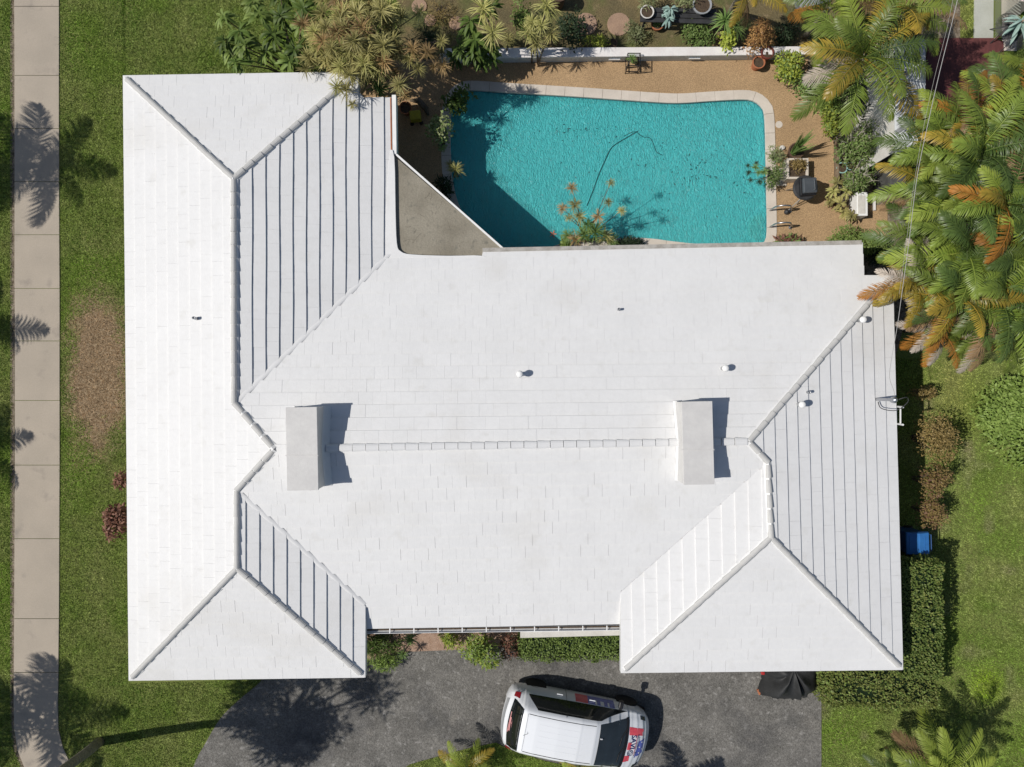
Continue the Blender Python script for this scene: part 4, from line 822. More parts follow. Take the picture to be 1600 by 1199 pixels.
rosette_plant('bromeliad', 'clump of bromeliads with yellowish leaves left of the white planter block', 'plant', [(1302,300,.45,.85),(1312,318,.5,.9),(1322,300,.5,.8),(1318,332,.4,.9),(1330,338,.45,.85),(1308,286,.5,.8),(1296,316,.35,.7)], ROSD, ['drac', 'dracred', 'dracgreen', 'dracolive'], sc=.72)
bush('green_shrub', 'deep green feathery shrub against the north-east corner of the house', 'shrub', 1335, 378, .90, .45, .75, 'broad', 2400, .09, .03, seed=59, lobes=9)
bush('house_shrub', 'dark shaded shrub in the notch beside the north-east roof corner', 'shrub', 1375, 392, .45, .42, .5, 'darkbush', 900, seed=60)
bush('small_plant', 'small plant with reddish leaves at the foot of the house wall by the pool', 'plant', 1228, 376, .40, .22, .35, 'redbush', 260, .16, .05, seed=61, key2='midbush')
# plants round the pool
bush('pool_shrub', 'pale-leaved shrub leaning over the left edge of the pool', 'shrub', 689, 215, .34, .52, 1.3, 'greybush', 560, .08, .06, seed=62, key2='midbush')
rosette_plant('pool_spiky_plant', 'thin spiky yellow plant over the coping at the left side of the pool', 'plant', [(712,266,.9,.9),(704,258,.7,.6)], ROS, ['drac', 'dracolive'])
bush('pool_shrub', 'dark shrub at the upper left corner of the pool', 'shrub', 712, 160, .5, .34, .8, 'broaddark', 420, .12, .06, seed=63)
bush('pool_shrub', 'dark low shrub in the shade between the flat roof edge and the pool', 'shrub', 697, 290, .32, .4, .6, 'darkbush', 420, .12, .03, seed=64)
rosette_plant('pool_dracaena', 'dracaena clump with orange-yellow heads on stems over the lower edge of the pool', 'plant',
    [(893,294,1.9,.62),(898,320,1.8,.72),(879,326,1.7,.6),(954,286,1.8,.5),(950,316,1.7,.55),(972,329,1.6,.5),(905,338,1.5,.8),(935,338,1.5,.75),(888,340,1.3,.5)], ROS, ['dracred', 'dracolive'], base=P(915, 366, 0), sr=.010)
rosette_plant('pool_dracaena', 'low green-centred dracaena clump between pool and white roof edge', 'plant',
    [(930,362,.9,1.05),(912,368,.85,1.0),(900,375,.7,.9),(944,370,.7,1.0),(918,352,1.0,.85),(888,368,.6,.8),(955,376,.5,.8)], ROS, ['dracolive', 'dracred', 'dracgreen'], sc=1.05)
bush('pool_shrub', 'bright green leaves at the left end of the planting between pool and roof', 'shrub', 884, 378, .16, .2, .5, 'brightbush', 140, .10, .07, seed=65)
bush('pool_shrub', 'dark low planting between pool and roof right of the dracaena clump', 'shrub', 985, 380, .62, .20, .35, 'darkbush', 700, .14, .025, seed=66)
bush('pool_side_shrub', 'small brown-green shrub on the coping left of the potted spiky plant', 'plant', 1213, 243, .26, .24, .55, 'greybush', 330, .09, .02, seed=67)
rosette_plant('overhanging_plant', 'thin plant with small dark tufts reaching out over the right side of the pool', 'plant',
    [(1180,262,.75,.42),(1169,270,.7,.35),(1186,270,.75,.4),(1172,282,.7,.35),(1186,285,.7,.4),(1182,255,.7,.3),(1168,259,.7,.3),(1195,268,.7,.45)], ROS, ['dracgreen', 'darkbush'], base=P(1212, 272, 0), sr=.008)
bush('pool_side_shrub', 'shrub on the coping beside the square planter', 'plant', 1208, 274, .30, .42, .6, 'midbush', 520, .08, .025, seed=68, key2='greybush')
# front garden
bush('front_shrub', 'dark green strappy plants in the shade beside the left wing, above the drive', 'plants', 592, 1008, .62, .42, .5, 'broaddark', 1100, .15, .022, seed=71)
bush('front_shrub', 'grassy green clump with orange flowers at the corner of the left wing', 'plants', 606, 1034, .62, .28, .42, 'brightbush', 700, .13, .02, seed=72)
rosette_plant('front_yucca', 'small two-headed yucca in the pink gravel near the left wing', 'plant', [(640,998,.7,.7),(630,1022,.5,.65)], ROS, ['dracgreen'])
bush('front_shrub', 'upright yellow-green plants under the front gutter, left of the lime shrub', 'plants', 702, 998, .30, .28, .6, 'lime', 260, .14, .03, seed=73, key2='brightbush')
bush('front_shrub', 'large lime-green shrub spreading onto the drive below the gutter', 'shrub', 757, 1013, .62, .48, .8, 'brightbush', 1100, .11, .032, seed=74, key2='lime')
bush('front_shrub', 'dark reddish shrub in the shade left of the clipped front hedge', 'shrub', 795, 1008, .32, .36, .5, 'redbush', 420, .10, .03, seed=75, key2='darkbush')
c = P(893, 1012, .5); bush('front_hedge', 'clipped dark green hedge between the ledge and the drive', 'hedge', 0, 0, 1.42, .34, .5, 'hedge', 6500, .06, .035, box=True, seed=76, base=c, rough=.10)
bush('yellow_palm_clump', 'yellow grassy clump on the lawn island behind the white car', 'plant', 742, 1192, .42, .34, .6, 'lime', 420, .22, .014, seed=77, up=1)
# hedge at the south-east corner: an L of two arms
yh = 1.8
a0 = P(1409, 870, yh); a1 = P(1474, 1110, yh); b0 = P(1302, 1046, yh)
bush('side_hedge', 'clipped green hedge running up the right-hand side of the house to the blue bin', 'hedge', 0, 0, (a1.x - a0.x) / 2, abs(a1.y - a0.y) / 2 - .50, yh, 'hedge', 17000, .06, .035, box=True, seed=78, base=Vector(((a0.x + a1.x) / 2, (a0.y + a1.y) / 2 + .32, 0)), key2='hedgeolive')
bush('corner_hedge', 'wide olive-green hedge between the drive and the lawn below the right wing', 'hedge', 0, 0, (a1.x - b0.x) / 2, .62, yh - .08, 'hedgeolive', 16000, .06, .035, box=True, seed=79, base=Vector(((a1.x + b0.x) / 2, (b0.y + a1.y) / 2 + .08, 0)), key2='hedge', rough=.14)
bush('dry_bush', 'largest olive-brown bush in the row beside the right-hand eave, nearest the ladder', 'shrub', 1455, 688, .42, .72, 1.5, 'brownbush', 2900, .06, .03, seed=81, lobes=8, group='dry bushes beside the house')
bush('dry_bush', 'middle reddish-brown bush in the row beside the right-hand eave', 'shrub', 1453, 753, .34, .46, 1.35, 'brownbush', 1700, .05, .03, seed=82, lobes=7, group='dry bushes beside the house', key2='redbush')
bush('dry_bush', 'lowest reddish-brown bush in the row, just above the blue bin', 'shrub', 1452, 800, .32, .42, 1.3, 'brownbush', 1600, .05, .03, seed=83, lobes=7, group='dry bushes beside the house', key2='redbush')
bush('dry_bush', 'small scraggly bush with bare twigs at the end of the ladder shadow', 'shrub', 1440, 612, .34, .24, .6, 'brownbush', 420, .07, .03, seed=84, group='dry bushes beside the house')
bush('round_bush', 'big round bright green bush on the lawn at the right edge', 'shrub', 1582, 652, 1.25, 1.30, 1.1, 'brightbush', 7000, .10, .055, seed=85, lobes=16)
bush('croton_bush', 'dark red croton half under the left eave', 'shrub', 186, 812, .42, .62, .7, 'redbush', 900, .11, .06, seed=86)
bush('croton_bush', 'small red croton peeping from under the left eave above the larger one', 'shrub', 193, 752, .22, .28, .5, 'redbush', 200, .11, .05, seed=87)
bush('lawn_weed', 'single bright lime tuft in the lawn at the lower right', 'plant', 1545, 1075, .42, .42, .08, 'palmlime', 700, .08, .012, seed=88, up=1, stems=False)

# ------------------------------------------------------------------ garden wall, benches, pots
gw = empty('garden_wall', P(975, 95, 0), 0, 'low white-topped garden wall along the upper side of the pool', 'wall'); off = -gw.location
A, B = P(690, 100, 0), P(1266, 93.5, 0); hh = .40; A2, B2 = P(690, 76.5, hh), P(1266, 73.5, hh)
body = [(A.x, A.y), (B.x, B.y), (B2.x, B2.y), (A2.x, A2.y)]
MB().prism(body, 0, hh - .05).build('body', M['gwallside'], gw, off)
MB().prism([(A.x - .02, A.y - .035), (B.x + .02, B.y - .035), (B2.x + .02, B2.y + .02), (A2.x - .02, A2.y + .02)], hh - .049, hh).build('wall_top', M['gwall'], gw, off, bevel=.012)
for x, y in ((960, 96), (1085, 94.5)):
    q = P(x, y, .2); MB().box((q.x, A.y + (B.y - A.y) * (q.x - A.x) / (B.x - A.x) - .02, .20), (.32, .04, .05)).build('vent_slot', M['white'], gw, off)
for i, (x, y, r_, lb) in enumerate(((915, 38, .33, 'round stepping stone partly shaded beside the dark pot shadow'), (967, 38, .33, 'round stepping stone in full sun behind the wall'), (655, 10, .22, 'upper stepping stone near the dracaena tree'), (672, 32, .17, 'lower small stepping stone near the dracaena tree'), (712, 36, .20, 'stepping stone half under the broad-leaved shrub'), (672, 68, .18, 'small stepping stone in the shade by the end of the wall'))):
    c = P(x, y, .03); tag(MB().lathe([(r_ * .97, 0), (r_, .012), (r_ * .97, .03), (0, .032)], (0, 0, 0), 22).build('stepping_stone', M['stone'], None, (c.x, c.y, .008)), lb, 'stepping stone', 'stepping stones in the back garden')
# plant bench: dark planks on legs
bc = P(1060, 24, .55); bench = empty('plant_bench', (bc.x, bc.y, 0), -.03, 'long dark low bench of planks holding plants behind the garden wall', 'bench')
for k in range(3): MB().box((0, -.14 + k * .14, .52), (2.1, .12, .035)).build('plank', M['dark'], bench)
for sx in (-.9, .9):
    for sy in (-.14, .14): MB().box((sx, sy, .25), (.06, .05, .505)).build('leg', M['dark'], bench)
pot('ceramic_pot', 'large white-rimmed bowl pot on the right end of the plant bench', 'pot', 0, 0, .25, .22, M['grey'], base=P(1094, 14, .54) )
pot('ceramic_pot', 'flat grey tray pot on the left end of the plant bench', 'pot', 0, 0, .18, .12, M['potwhite'], base=P(1010, 22, .54))
rosette_plant('agave', 'pale blue-green agave on the middle of the plant bench', 'plant', [(1047, 16, .75, .75), (1044, 28, .70, .7)], ROSD, ['agave'], sc=.9)
pot('terracotta_pot', 'round terracotta pot of moss on the soil below the plant bench', 'pot', 1025, 43, .17, .20, M['terra'], z=.006)
bush('pot_plant', 'green mossy plant filling the round terracotta pot', 'plant', 0, 0, .12, .12, .10, 'midbush', 90, .05, .03, base=P(1025, 43, 0), z0=.17, stems=False, seed=90)
pot('dark_pot', 'tall dark pot with a pale rim at the top edge beside the yellow dracaena', 'pot', 872, 10, .20, .62, M['brownpot'], z=.006)
pot('brown_pot', 'brown pot lying against the wall below the sunlit stepping stone', 'pot', 956, 72, .13, .16, M['brownpot'], z=.006)
pot('brown_pot', 'dark pot against the wall below the green clump', 'pot', 1084, 70, .13, .16, M['brownpot'], z=.006)
pot('red_pot', 'dark red round jar standing at the garden wall', 'pot', 1191, 93, .17, .42, M['redpot'])
pot('red_pot', 'orange-red lumpy jar in front of the dark red jar on the deck', 'pot', 1180, 105, .17, .30, M['terra'])
# wire plant stand with a pot
ps = empty('plant_stand', P(986, 106, .03), 0, 'black square wire stand with a small pot beside the garden wall', 'plant stand')
mb = MB()
for sx in (-.17, .17):
    for sy in (-.17, .17): mb.box((sx, sy, .24), (.02, .02, .48))
for zz in (.12, .48):
    for sx, sy, dx, dy in ((0, -.17, .36, .02), (0, .17, .36, .02), (-.17, 0, .02, .36), (.17, 0, .02, .36)): mb.box((sx, sy, zz + .011), (dx, dy, .02))
mb.build('frame', M['black'], ps)
pot('dark_pot', 'small dark pot in the black wire stand', 'pot', 0, 0, .12, .16, M['black'], base=P(986, 104, .03) + Vector((.05, .08, .145)))
rosette_plant('stand_plant', 'small spiky plant in the black wire stand', 'plant', [(987, 92, .60, .55)], ROS, ['dracgreen'])
# deck pots and planters by the grill
pot('deck_pot', 'brown clay pot holding the spiky plant right of the pool', 'pot', 1238, 241, .21, .30, M['brownpot'])
def spiky(name, label, px, py, h, key, n, L, W, seed, lean):
    c = P(px, py, h); r = np.random.RandomState(seed); az = r.rand(n) * 6.28; d = np.stack([np.cos(az) * .3 + lean[0], np.sin(az) * .3 + lean[1], np.full(n, 1.0)], 1); p = r.randn(n, 3) * .03; p[:, 2] = 0
    v, f, t = blades(p, d, np.stack([np.cos(az), np.sin(az), 0 * az], 1), L * r.uniform(.6, 1.1, n), np.full(n, W), [(0, .8), (.4, 1), (.8, .6), (1, .06)], .05, r.rand(n))
    root = empty(name, c, 0, label, 'plant'); link('leaf_clump', npmesh('leaf_clump', v, f, LM[key], t), root); return root
spiky('sansevieria', 'tall upright sword-leaved plant in the brown clay pot, casting a long shadow', 1237, 241, .30, 'dracgreen', 30, 1.0, .05, 5, (.12, .10))
q = P(1238, 270, .03); pb = empty('square_planter', q, 0, 'pale square concrete planter beside the coping above the grill', 'planter')
mb = MB(); 
for sx, sy, dx, dy in ((0, -.26, .60, .06), (0, .26, .60, .06), (-.27, 0, .06, .46), (.27, 0, .06, .46)): mb.box((sx, sy, .19), (dx, dy, .38))
mb.build('body', M['coping'], pb, bevel=.01); MB().box((0, 0, .16), (.47, .45, .3)).build('soil', M['potsoil'], pb)
bush('planter_plant', 'yellow-brown mossy plant filling the square planter', 'plant', 0, 0, .25, .25, .22, 'brownbush', 520, .05, .03, base=P(1238, 270, 0), z0=.31, seed=92, stems=False)
MBs = MB(); q = P(1219, 277, .03)
MBs.box((0, 0, .015), (.34, .50, .03)); tag(MBs.build('paver', M['coping'], None, q, bevel=.008), 'loose pale paver lying between the coping and the square planter', 'paver')
for i, (x, y, lb) in enumerate(((1252, 256, 'fist-sized stone at the upper right corner of the square planter'), (1252, 283, 'small pale stone at the lower right corner of the square planter'), (1221, 232, 'small pale stone left of the clay pot'))):
    tag(MB().lathe([(.05, 0), (.075, .03), (.06, .08), (0, .10)], n=8, sx=1.2).build('rock', M['potwhite'], None, P(x, y, .03)), lb, 'stone')
pot('small_saucer_pot', 'little dark pot with a stem casting a round shadow right of the planter', 'pot', 1254, 280, .07, .30, M['brownpot'])
# grill
g0 = P(1243, 304, .03); grill = empty('kettle_grill', g0, .05, 'black portable gas grill with a dark slate lid on the deck beside the pool', 'grill')
MB().lathe([(.24, .55), (.33, .60), (.345, .66), (.31, .70), (0, .71)], n=20).build('side_tray', M['dark'], grill, sm=False)
MB().box((.02, 0, .70), (.44, .50, .16)).build('firebox', M['black'], grill, bevel=.03)
o = MB().box((.04, .01, .82), (.38, .42, .12)).build('lid', mat('grill_lid_slate', (.075, .085, .095), (.06, .068, .078), 6, 3, .35), grill, bevel=.035); MB().tube([(.12, -.13, .90), (.14, -.13, .93), (.14, .13, .93), (.12, .13, .90)], .012, 6).build('handle', M['metal'], o)
for a in range(3):
    an = a * 2.09 + .6; MB().tube([(math.cos(an) * .1, math.sin(an) * .1, .6), (math.cos(an) * .3, math.sin(an) * .3, 0)], .014, 6).build('leg', M['metal'], grill)
MB().tube([(-.02, -.2, .55), (-.22, -.42, .1), (-.28, -.48, .07)], .012, 6).build('hose', M['cable'], grill)
MB().lathe([(.0, 0), (.06, .01), (.075, .05), (.05, .12), (0, .14)], (-.30, -.50, 0), 10).build('gas_bottle', M['dark'], grill, sm=True)
# ladder rails of the pool
for y, lb in ((329, 'upper chrome handrail of the pool ladder'), (355, 'lower chrome handrail of the pool ladder')):
    a = P(1203, y, .05); r0 = empty('pool_handrail', a, -.02, lb, 'handrail', 'pool ladder handrails')
    pts = [(0, 0, -.3), (0, 0, .35)] + [(.24 - .24 * math.cos(t), 0, .35 + .22 * math.sin(t)) for t in (.5, 1.0, 1.57, 2.1)] + [(.50, 0, .30), (.58, 0, -.02)]
    MB().tube(pts, .022, 8).build('rail', M['metal'], r0, sm=True); MB().lathe([(.05, 0), (.05, .012), (.0, .02)], (.58, 0, -.018), 10).build('base_plate', M['metal'], r0)
# planting bed edging, pots, planter block
A, B = P(1303.5, 222, 0), P(1303.5, 284, 0)
tag(MB().box(((A.x + B.x) / 2 + .03, (A.y + B.y) / 2, .09), (.07, abs(A.y - B.y), .18)).build('bed_edging', M['wood'], None, bevel=.01), 'upright wooden edging board between the deck and the planting bed', 'board')
q = P(1347, 319, .45); pl = empty('white_planter', (q.x, q.y, .03), 0, 'long white masonry planter block at the end of the planting bed', 'planter')
MB().box((0, 0, .22), (.30, .66, .44)).build('body', M['white'], pl, bevel=.012); MB().box((-.03, -.02, .445), (.2, .5, .02)).build('top_slab', M['potwhite'], pl, bevel=.006)
A = P(1363, 318, 0); tag(MB().box((A.x + .02, A.y + .03, .05), (.05, .50, .10)).build('kerb_stone', M['gwall'], None), 'short pale kerb stone right of the white planter', 'kerb')
pot('teal_ring_pot', 'pale teal round pot in the planting bed', 'pot', 1312, 265, .15, .16, M['teal'], z=.012)
pot('teal_ring_pot', 'small pale teal pot beside the larger teal pot', 'pot', 1325, 262, .11, .14, M['teal'], z=.012)
pot('wide_pot', 'wide brown bowl pot between the two twiggy shrubs', 'pot', 1340, 256, .20, .2, M['terra'], z=.012)
pot('black_pot', 'black nursery pot between the two twiggy shrubs', 'pot', 1316, 249, .12, .2, M['black'], z=.012)
pot('black_pot', 'black nursery pot right of the twiggy shrubs', 'pot', 1330, 247, .10, .2, M['black'], z=.012)
lf = empty('lantern', P(1315, 222, .012), .4, 'small black and white square lantern under the twiggy shrub', 'lantern'); 
for sx in (-.06, .06):
    for sy in (-.08, .08): MB().box((sx, sy, .45), (.015, .015, .9)).build('post', M['black'], lf)
MB().box((0, 0, .91), (.16, .20, .02)).build('lantern_top', M['white'], lf); MB().box((0, 0, .925), (.10, .14, .012)).build('lantern_glass', M['glass'], lf)
q = P(1296, 317, .03); tag(MB().lathe([(.03, 0), (.10, .03), (.12, .09), (.09, .16), (0, .19)], n=12).build('round_jar', M['redpot'], None, q, sm=True), 'pinkish-brown round pottery ball at the deck edge left of the bromeliads', 'pottery')
q = P(1381, 258, 0); tag(MB().box((0, 0, .45), (.42, 1.9, .9)).build('storage_box', M['fencegrey'], None, (q.x - .1, q.y + .1, .01), bevel=.01), 'dark low storage cabinet in deep shade between planting bed and palms', 'cabinet')
# in the pool area, left
yb = empty('toy_cart', P(651, 187, .03), .1, 'small mustard-yellow box on wheels in the shade left of the pool', 'cart')
MB().box((0, 0, .22), (.30, .26, .24)).build('body', M['yellowp'], yb, bevel=.02)
for sx in (-.13, .13): MB().lathe([(.05, -.02), (.06, 0), (.05, .02), (0, .02)], (sx, -.13, .06), 10).build('wheel', M['black'], yb)
pot('shade_pot', 'pinkish clay pot above the yellow box in the shade', 'pot', 636, 175, .17, .3, M['terra'])
q = P(650, 165, .03); tag(MB().tube([(-.15, .1, .1), (.1, .05, .22), (.3, -.15, .15), (.35, -.3, .05)], [.03, .09, .08, .03], 8).build('log', M['bark'], None, q, sm=True), 'short driftwood log lying beside the clay pot in the shade', 'log')
mb = MB()
for k in range(5):
    a = k * 1.257; mb.add([(0, 0, .004), (math.cos(a - .25) * .06, math.sin(a - .25) * .06, .015), (math.cos(a) * .12, math.sin(a) * .12, .002), (math.cos(a + .25) * .06, math.sin(a + .25) * .06, .015)], [(0, 1, 2, 3)])
tag(mb.build('floating_leaf', M['orange'], None, P(864, 366, -.06)), 'orange star-shaped leaf floating at the lower left of the pool', 'leaf')
hz = -.066
hs = catmull([(997,205),(985,212),(968,222),(955,232),(945,252),(935,275),(926,300),(917,322)], 5, closed=False)
tag(MB().tube([P(p.x, p.y, hz) for p in hs], .015, 5).build('pool_hose', M['wetdark'], None), 'thin dark hose curving across the pool water', 'hose')
hs = catmull([(975,213),(992,206),(1004,214),(1016,216),(1022,228),(1026,238),(1036,243)], 4, closed=False)
tag(MB().tube([P(p.x, p.y, hz - .005) for p in hs], .010, 5).build('pool_twig', M['wetdark'], None), 'thin crooked twig floating at the end of the pool hose', 'twig')
deb = MB(); r = random.Random(4)
for k in range(150):
    if k < 22: x, y = r.gauss(905, 34), r.gauss(201, 3)
    else:
        x, y = (r.gauss(1065, 40), r.gauss(268, 30)) if k < 95 else (r.gauss(960, 80), r.gauss(260, 45))
    c = P(x, y, -.066); a = r.uniform(0, 6.28); s_ = r.uniform(.012, .032); t = Vector((math.cos(a), math.sin(a), 0)) * s_ * r.uniform(1, 2.2); nn_ = Vector((-math.sin(a), math.cos(a), 0)) * s_ * .6
    deb.add([c - t, c - nn_ + Vector((0, 0, .006)), c + t, c + nn_], [(0, 1, 2, 3)])
tag(deb.build('fallen_leaves', M['wetdark'], None), 'scattered small dark leaves floating on the pool', 'leaves', kind='stuff')

# ------------------------------------------------------------------ neighbour's corner (top right)
tag(MB().prism([tuple(v.xy) for v in pxs([(1452,61),(1551,61),(1566,66),(1568,130),(1530,215),(1440,215),(1442,120)])], 0, .05).build('maroon_patio', M['maroon']), 'maroon painted timber patio between the palms at the upper right', 'patio')
tag(sheet('neighbour_path', pxs([(1522,-60),(1552,-60),(1551,61),(1521,61)]), [], M['palewalk'], .03, .03), kind='structure')
tag(sheet('neighbour_soil', pxs([(1400,-90),(1500,-90),(1500,61),(1452,61),(1440,215),(1402,215)]), [], M['mulch'], .008, .008), kind='structure')
tag(sheet('neighbour_paving', pxs([(1566,-60),(1588,-60),(1588,80),(1565,80)]), [], M['coping'], .025, .02), kind='structure')
shed = empty('shed', P(1418, 150, 0), 0, 'narrow white-roofed lean-to shed between the planting bed and the palms', 'shed'); off = -shed.location
zz = 2.1; rp = [P(1398, 60, zz), P(1441, 60, zz), P(1443, 180, zz), P(1437, 222, zz), P(1400, 243, zz)]
MB().prism([tuple(v.xy) for v in rp], zz - .06, zz).build('roof', M['shed'], shed, off, bevel=.008)
ins = [v.lerp(P(1418, 150, zz), .08) for v in rp]; MB().prism([tuple(v.xy) for v in ins], 0, zz - .06).build('wall', M['wall'], shed, off)
for (a, b) in (((1399, 207), (1442, 181)), ((1399, 120), (1442, 104))):
    A, B = P(*a, zz), P(*b, zz); MB().box(((A.x + B.x) / 2, (A.y + B.y) / 2, zz + .02), ((A - B).length, .09, .05), math.atan2(B.y - A.y, B.x - A.x)).build('roof_seam', M['grey'], shed, off)
A, B = P(1444, 62, zz + .03), P(1441, 182, zz + .03); MB().box(((A.x + B.x) / 2, (A.y + B.y) / 2, zz + .02), (.10, (A - B).length, .05), .0).build('roof_edge', M['shed'], shed, off)
fence = empty('board_fence', P(1398, 150, 0), 0, 'dark grey board fence between the twiggy shrubs and the white shed', 'fence'); off = -fence.location
A, B = P(1397, 60, 0), P(1398, 262, 0); nfb = 26
for k in range(nfb):
    q = A.lerp(B, (k + .5) / nfb); MB().box((q.x - .14, q.y, .75 + random.uniform(-.01, .01)), (.025, (A - B).length / nfb - .008, 1.5)).build('board', M['fencegrey'], fence, off)
for zz_ in (.35, 1.25): MB().box(((A.x + B.x) / 2 - .115, (A.y + B.y) / 2, zz_), (.04, (A - B).length, .08)).build('rail', M['fencegrey'], fence, off)
lat = empty('wire_fence', P(1558, 20, 0), 0, 'chain-link fence panel casting a diamond pattern beside the pale path', 'fence'); off = -lat.location
mb = MB(); A = P(1552.5, 62, 0)
for k in range(44):
    y0 = A.y + k * .09
    for s_ in (-1, 1): mb.tube([(A.x + .02, y0, .02 if s_ > 0 else 1.0), (A.x + .22, y0 + .9, 1.0 if s_ > 0 else .02)], .008, 3)
mb.build('wire_mesh', M['palewalk'], lat, off)
for k in range(3): MB().tube([(A.x, A.y + k * 1.9, 0), (A.x + .1, A.y + k * 1.9, 1.1)], .03, 6).build('post', M['pink'], lat, off)
MB().tube([(A.x + .22, A.y, 1.05), (A.x + .22, A.y + 4.2, 1.05)], .02, 6).build('rail', M['metal'], lat, off)
ac = empty('cooling_unit', P(1577, 8, 0), 0, 'beige box-shaped outdoor cooling unit at the top right corner', 'cooling unit')
MB().box((0, 0, .38), (.5, .62, .72)).build('housing', M['coping'], ac, bevel=.02); MB().box((-.06, .04, .745), (.26, .38, .02)).build('grille', M['black'], ac)
for i, (x, y, lb) in enumerate(((1576, 41, 'upper dark wire-topped round garden table at the right edge'), (1588, 58, 'lower dark wire-topped round garden table at the right edge'))):
    c = P(x, y, .6); root = empty('garden_table', (c.x, c.y, 0), 0, lb, 'table'); mb = MB()
    for k in range(9):
        rr = .04 * k + .03; mb.tube([(rr * math.cos(q * math.pi / 12), rr * math.sin(q * math.pi / 12), .60) for q in range(25)], .009, 4)
    for k in range(12):
        a = k * math.pi / 12; mb.box((0, 0, .595), (.66, .012, .01), a)
    mb.build('table_top', M['dark'], root)
    for k in range(3):
        a = k * 2.09; MB().tube([(0, 0, .59), (math.cos(a) * .25, math.sin(a) * .25, 0)], .014, 5).build('leg', M['dark'], root)
rosette_plant('agave', 'pale blue broad-leaved agave at the right edge above the dark garden tables', 'plant', [(1594, 36, .9, 1.2)], ROSD, ['agave'], sc=.95)
tag(MB().box((0, 0, .03), (1.0, .35, .05), .25).build('garden_slab', M['grey'], None, P(1268, 1, .01)), 'grey slab at the top edge beside the lime-green palm', 'slab')

# ------------------------------------------------------------------ cables, ladder, bin, cover
def cable(pts, r_, name, label, mt):
    c = catmull([tuple(P(*p)) for p in pts], 6, closed=False); tag(MB().tube(c, r_, 5).build(name, mt, None), label, 'cable')
cable([(1520,-120,6.5),(1496,0,6.3),(1467,118,6.1),(1442,230,5.8),(1431,290,5.6),(1420,380,5.1),(1409,460,4.6),(1402,510,4.2),(1393,560,3.9),(1390,590,3.6),(1397,612,3.45),(1397,622,3.40)], .006, 'power_cable', 'pale overhead power cable running from the top edge past the palms to the roof mast', M['cablewhite'])
cable([(1510,-120,6.2),(1484,25,6.0),(1461,118,5.8),(1443,200,5.6),(1428,290,5.3),(1416,380,5.0),(1405,460,4.5)], .003, 'power_cable', 'thinner grey cable hanging just left of the pale overhead cable', M['cable'])
lp = mp_ + Vector((.1, 0, .75))
tag(MB().tube(catmull([lp, lp + Vector((.18, .06, .05)), lp + Vector((.32, -.06, -.15)), lp + Vector((.22, -.26, -.45)), lp + Vector((-.05, -.22, -.6)), lp + Vector((-.10, -.06, -.66))], 5, closed=False), .011, 5).build('cable_loop', M['dark'], None), 'dark loop of cable hanging below the roof mast at the right eave', 'cable')
lad = empty('ladder', P(1362, 650, 0), 0, 'aluminium ladder leaning against the right eave below the service mast', 'ladder')
b0_ = lad.location
for y in (636.5, 664): 
    tp = P(1411, y, 2.95); ft = Vector((tp.x + .62, tp.y, .0)); MB().tube([ft - b0_, tp - b0_], .024, 6).build('rail', M['frame'], lad)
for k in range(10):
    t = (k + .6) / 10.2; a = Vector((P(1411, 636.5, 2.95).x + .62 * (1 - t), P(1411, 636.5, 2.95).y, 2.95 * t)); b = Vector((a.x, P(1411, 664, 2.95).y, a.z)); MB().tube([a - b0_, b - b0_], .020, 6).build('rung', M['frame'], lad)
bc_ = P(1435, 849.5, 1.0); bin_ = empty('recycling_bin', (bc_.x, bc_.y, 0), math.radians(1.5), 'blue wheeled recycling bin beside the right eave, half in shade', 'bin')
MB().add([(-.24, -.25, .04), (.24, -.25, .04), (.24, .25, .04), (-.24, .25, .04), (-.30, -.29, .95), (.28, -.29, .95), (.28, .29, .95), (-.30, .29, .95)], [(3, 2, 1, 0), (0, 1, 5, 4), (1, 2, 6, 5), (2, 3, 7, 6), (3, 0, 4, 7), (4, 5, 6, 7)]).build('body', M['bluedark'], bin_, bevel=.02)
lid = MB().add([(-.32, -.31, .955), (.30, -.31, .955), (.30, .31, .955), (-.32, .31, .955), (-.30, -.28, 1.0), (.02, -.28, 1.05), (.02, .28, 1.05), (-.30, .28, 1.0), (.28, -.28, 1.02), (.28, .28, 1.02)],
    [(3, 2, 1, 0), (0, 1, 8, 5, 4), (2, 3, 7, 6, 9), (1, 2, 9, 8), (3, 0, 4, 7), (4, 5, 6, 7), (5, 8, 9, 6)]).build('lid', M['blue'], bin_, bevel=.012)
MB().box((-.14, 0, 1.03), (.22, .42, .012), ax=Matrix.Rotation(-.155, 3, 'Y')).build('lid_panel', M['blue'], lid, bevel=.004)
MB().box((.15, 0, 1.04), (.015, .40, .012)).build('lid_rib', M['blue'], lid)
for s_ in (-.26, .26):
    wh = MB().lathe([(.10, -.03), (.12, -.02), (.12, .02), (.10, .03), (0, .03)], n=14).build('wheel', M['tyre'], bin_, (.24, s_, .12), rot=(math.pi / 2, 0, 0))
MB().tube([(.30, -.22, .93), (.37, -.22, .96), (.37, .22, .96), (.30, .22, .93)], .014, 6).build('handle', M['bluedark'], bin_)
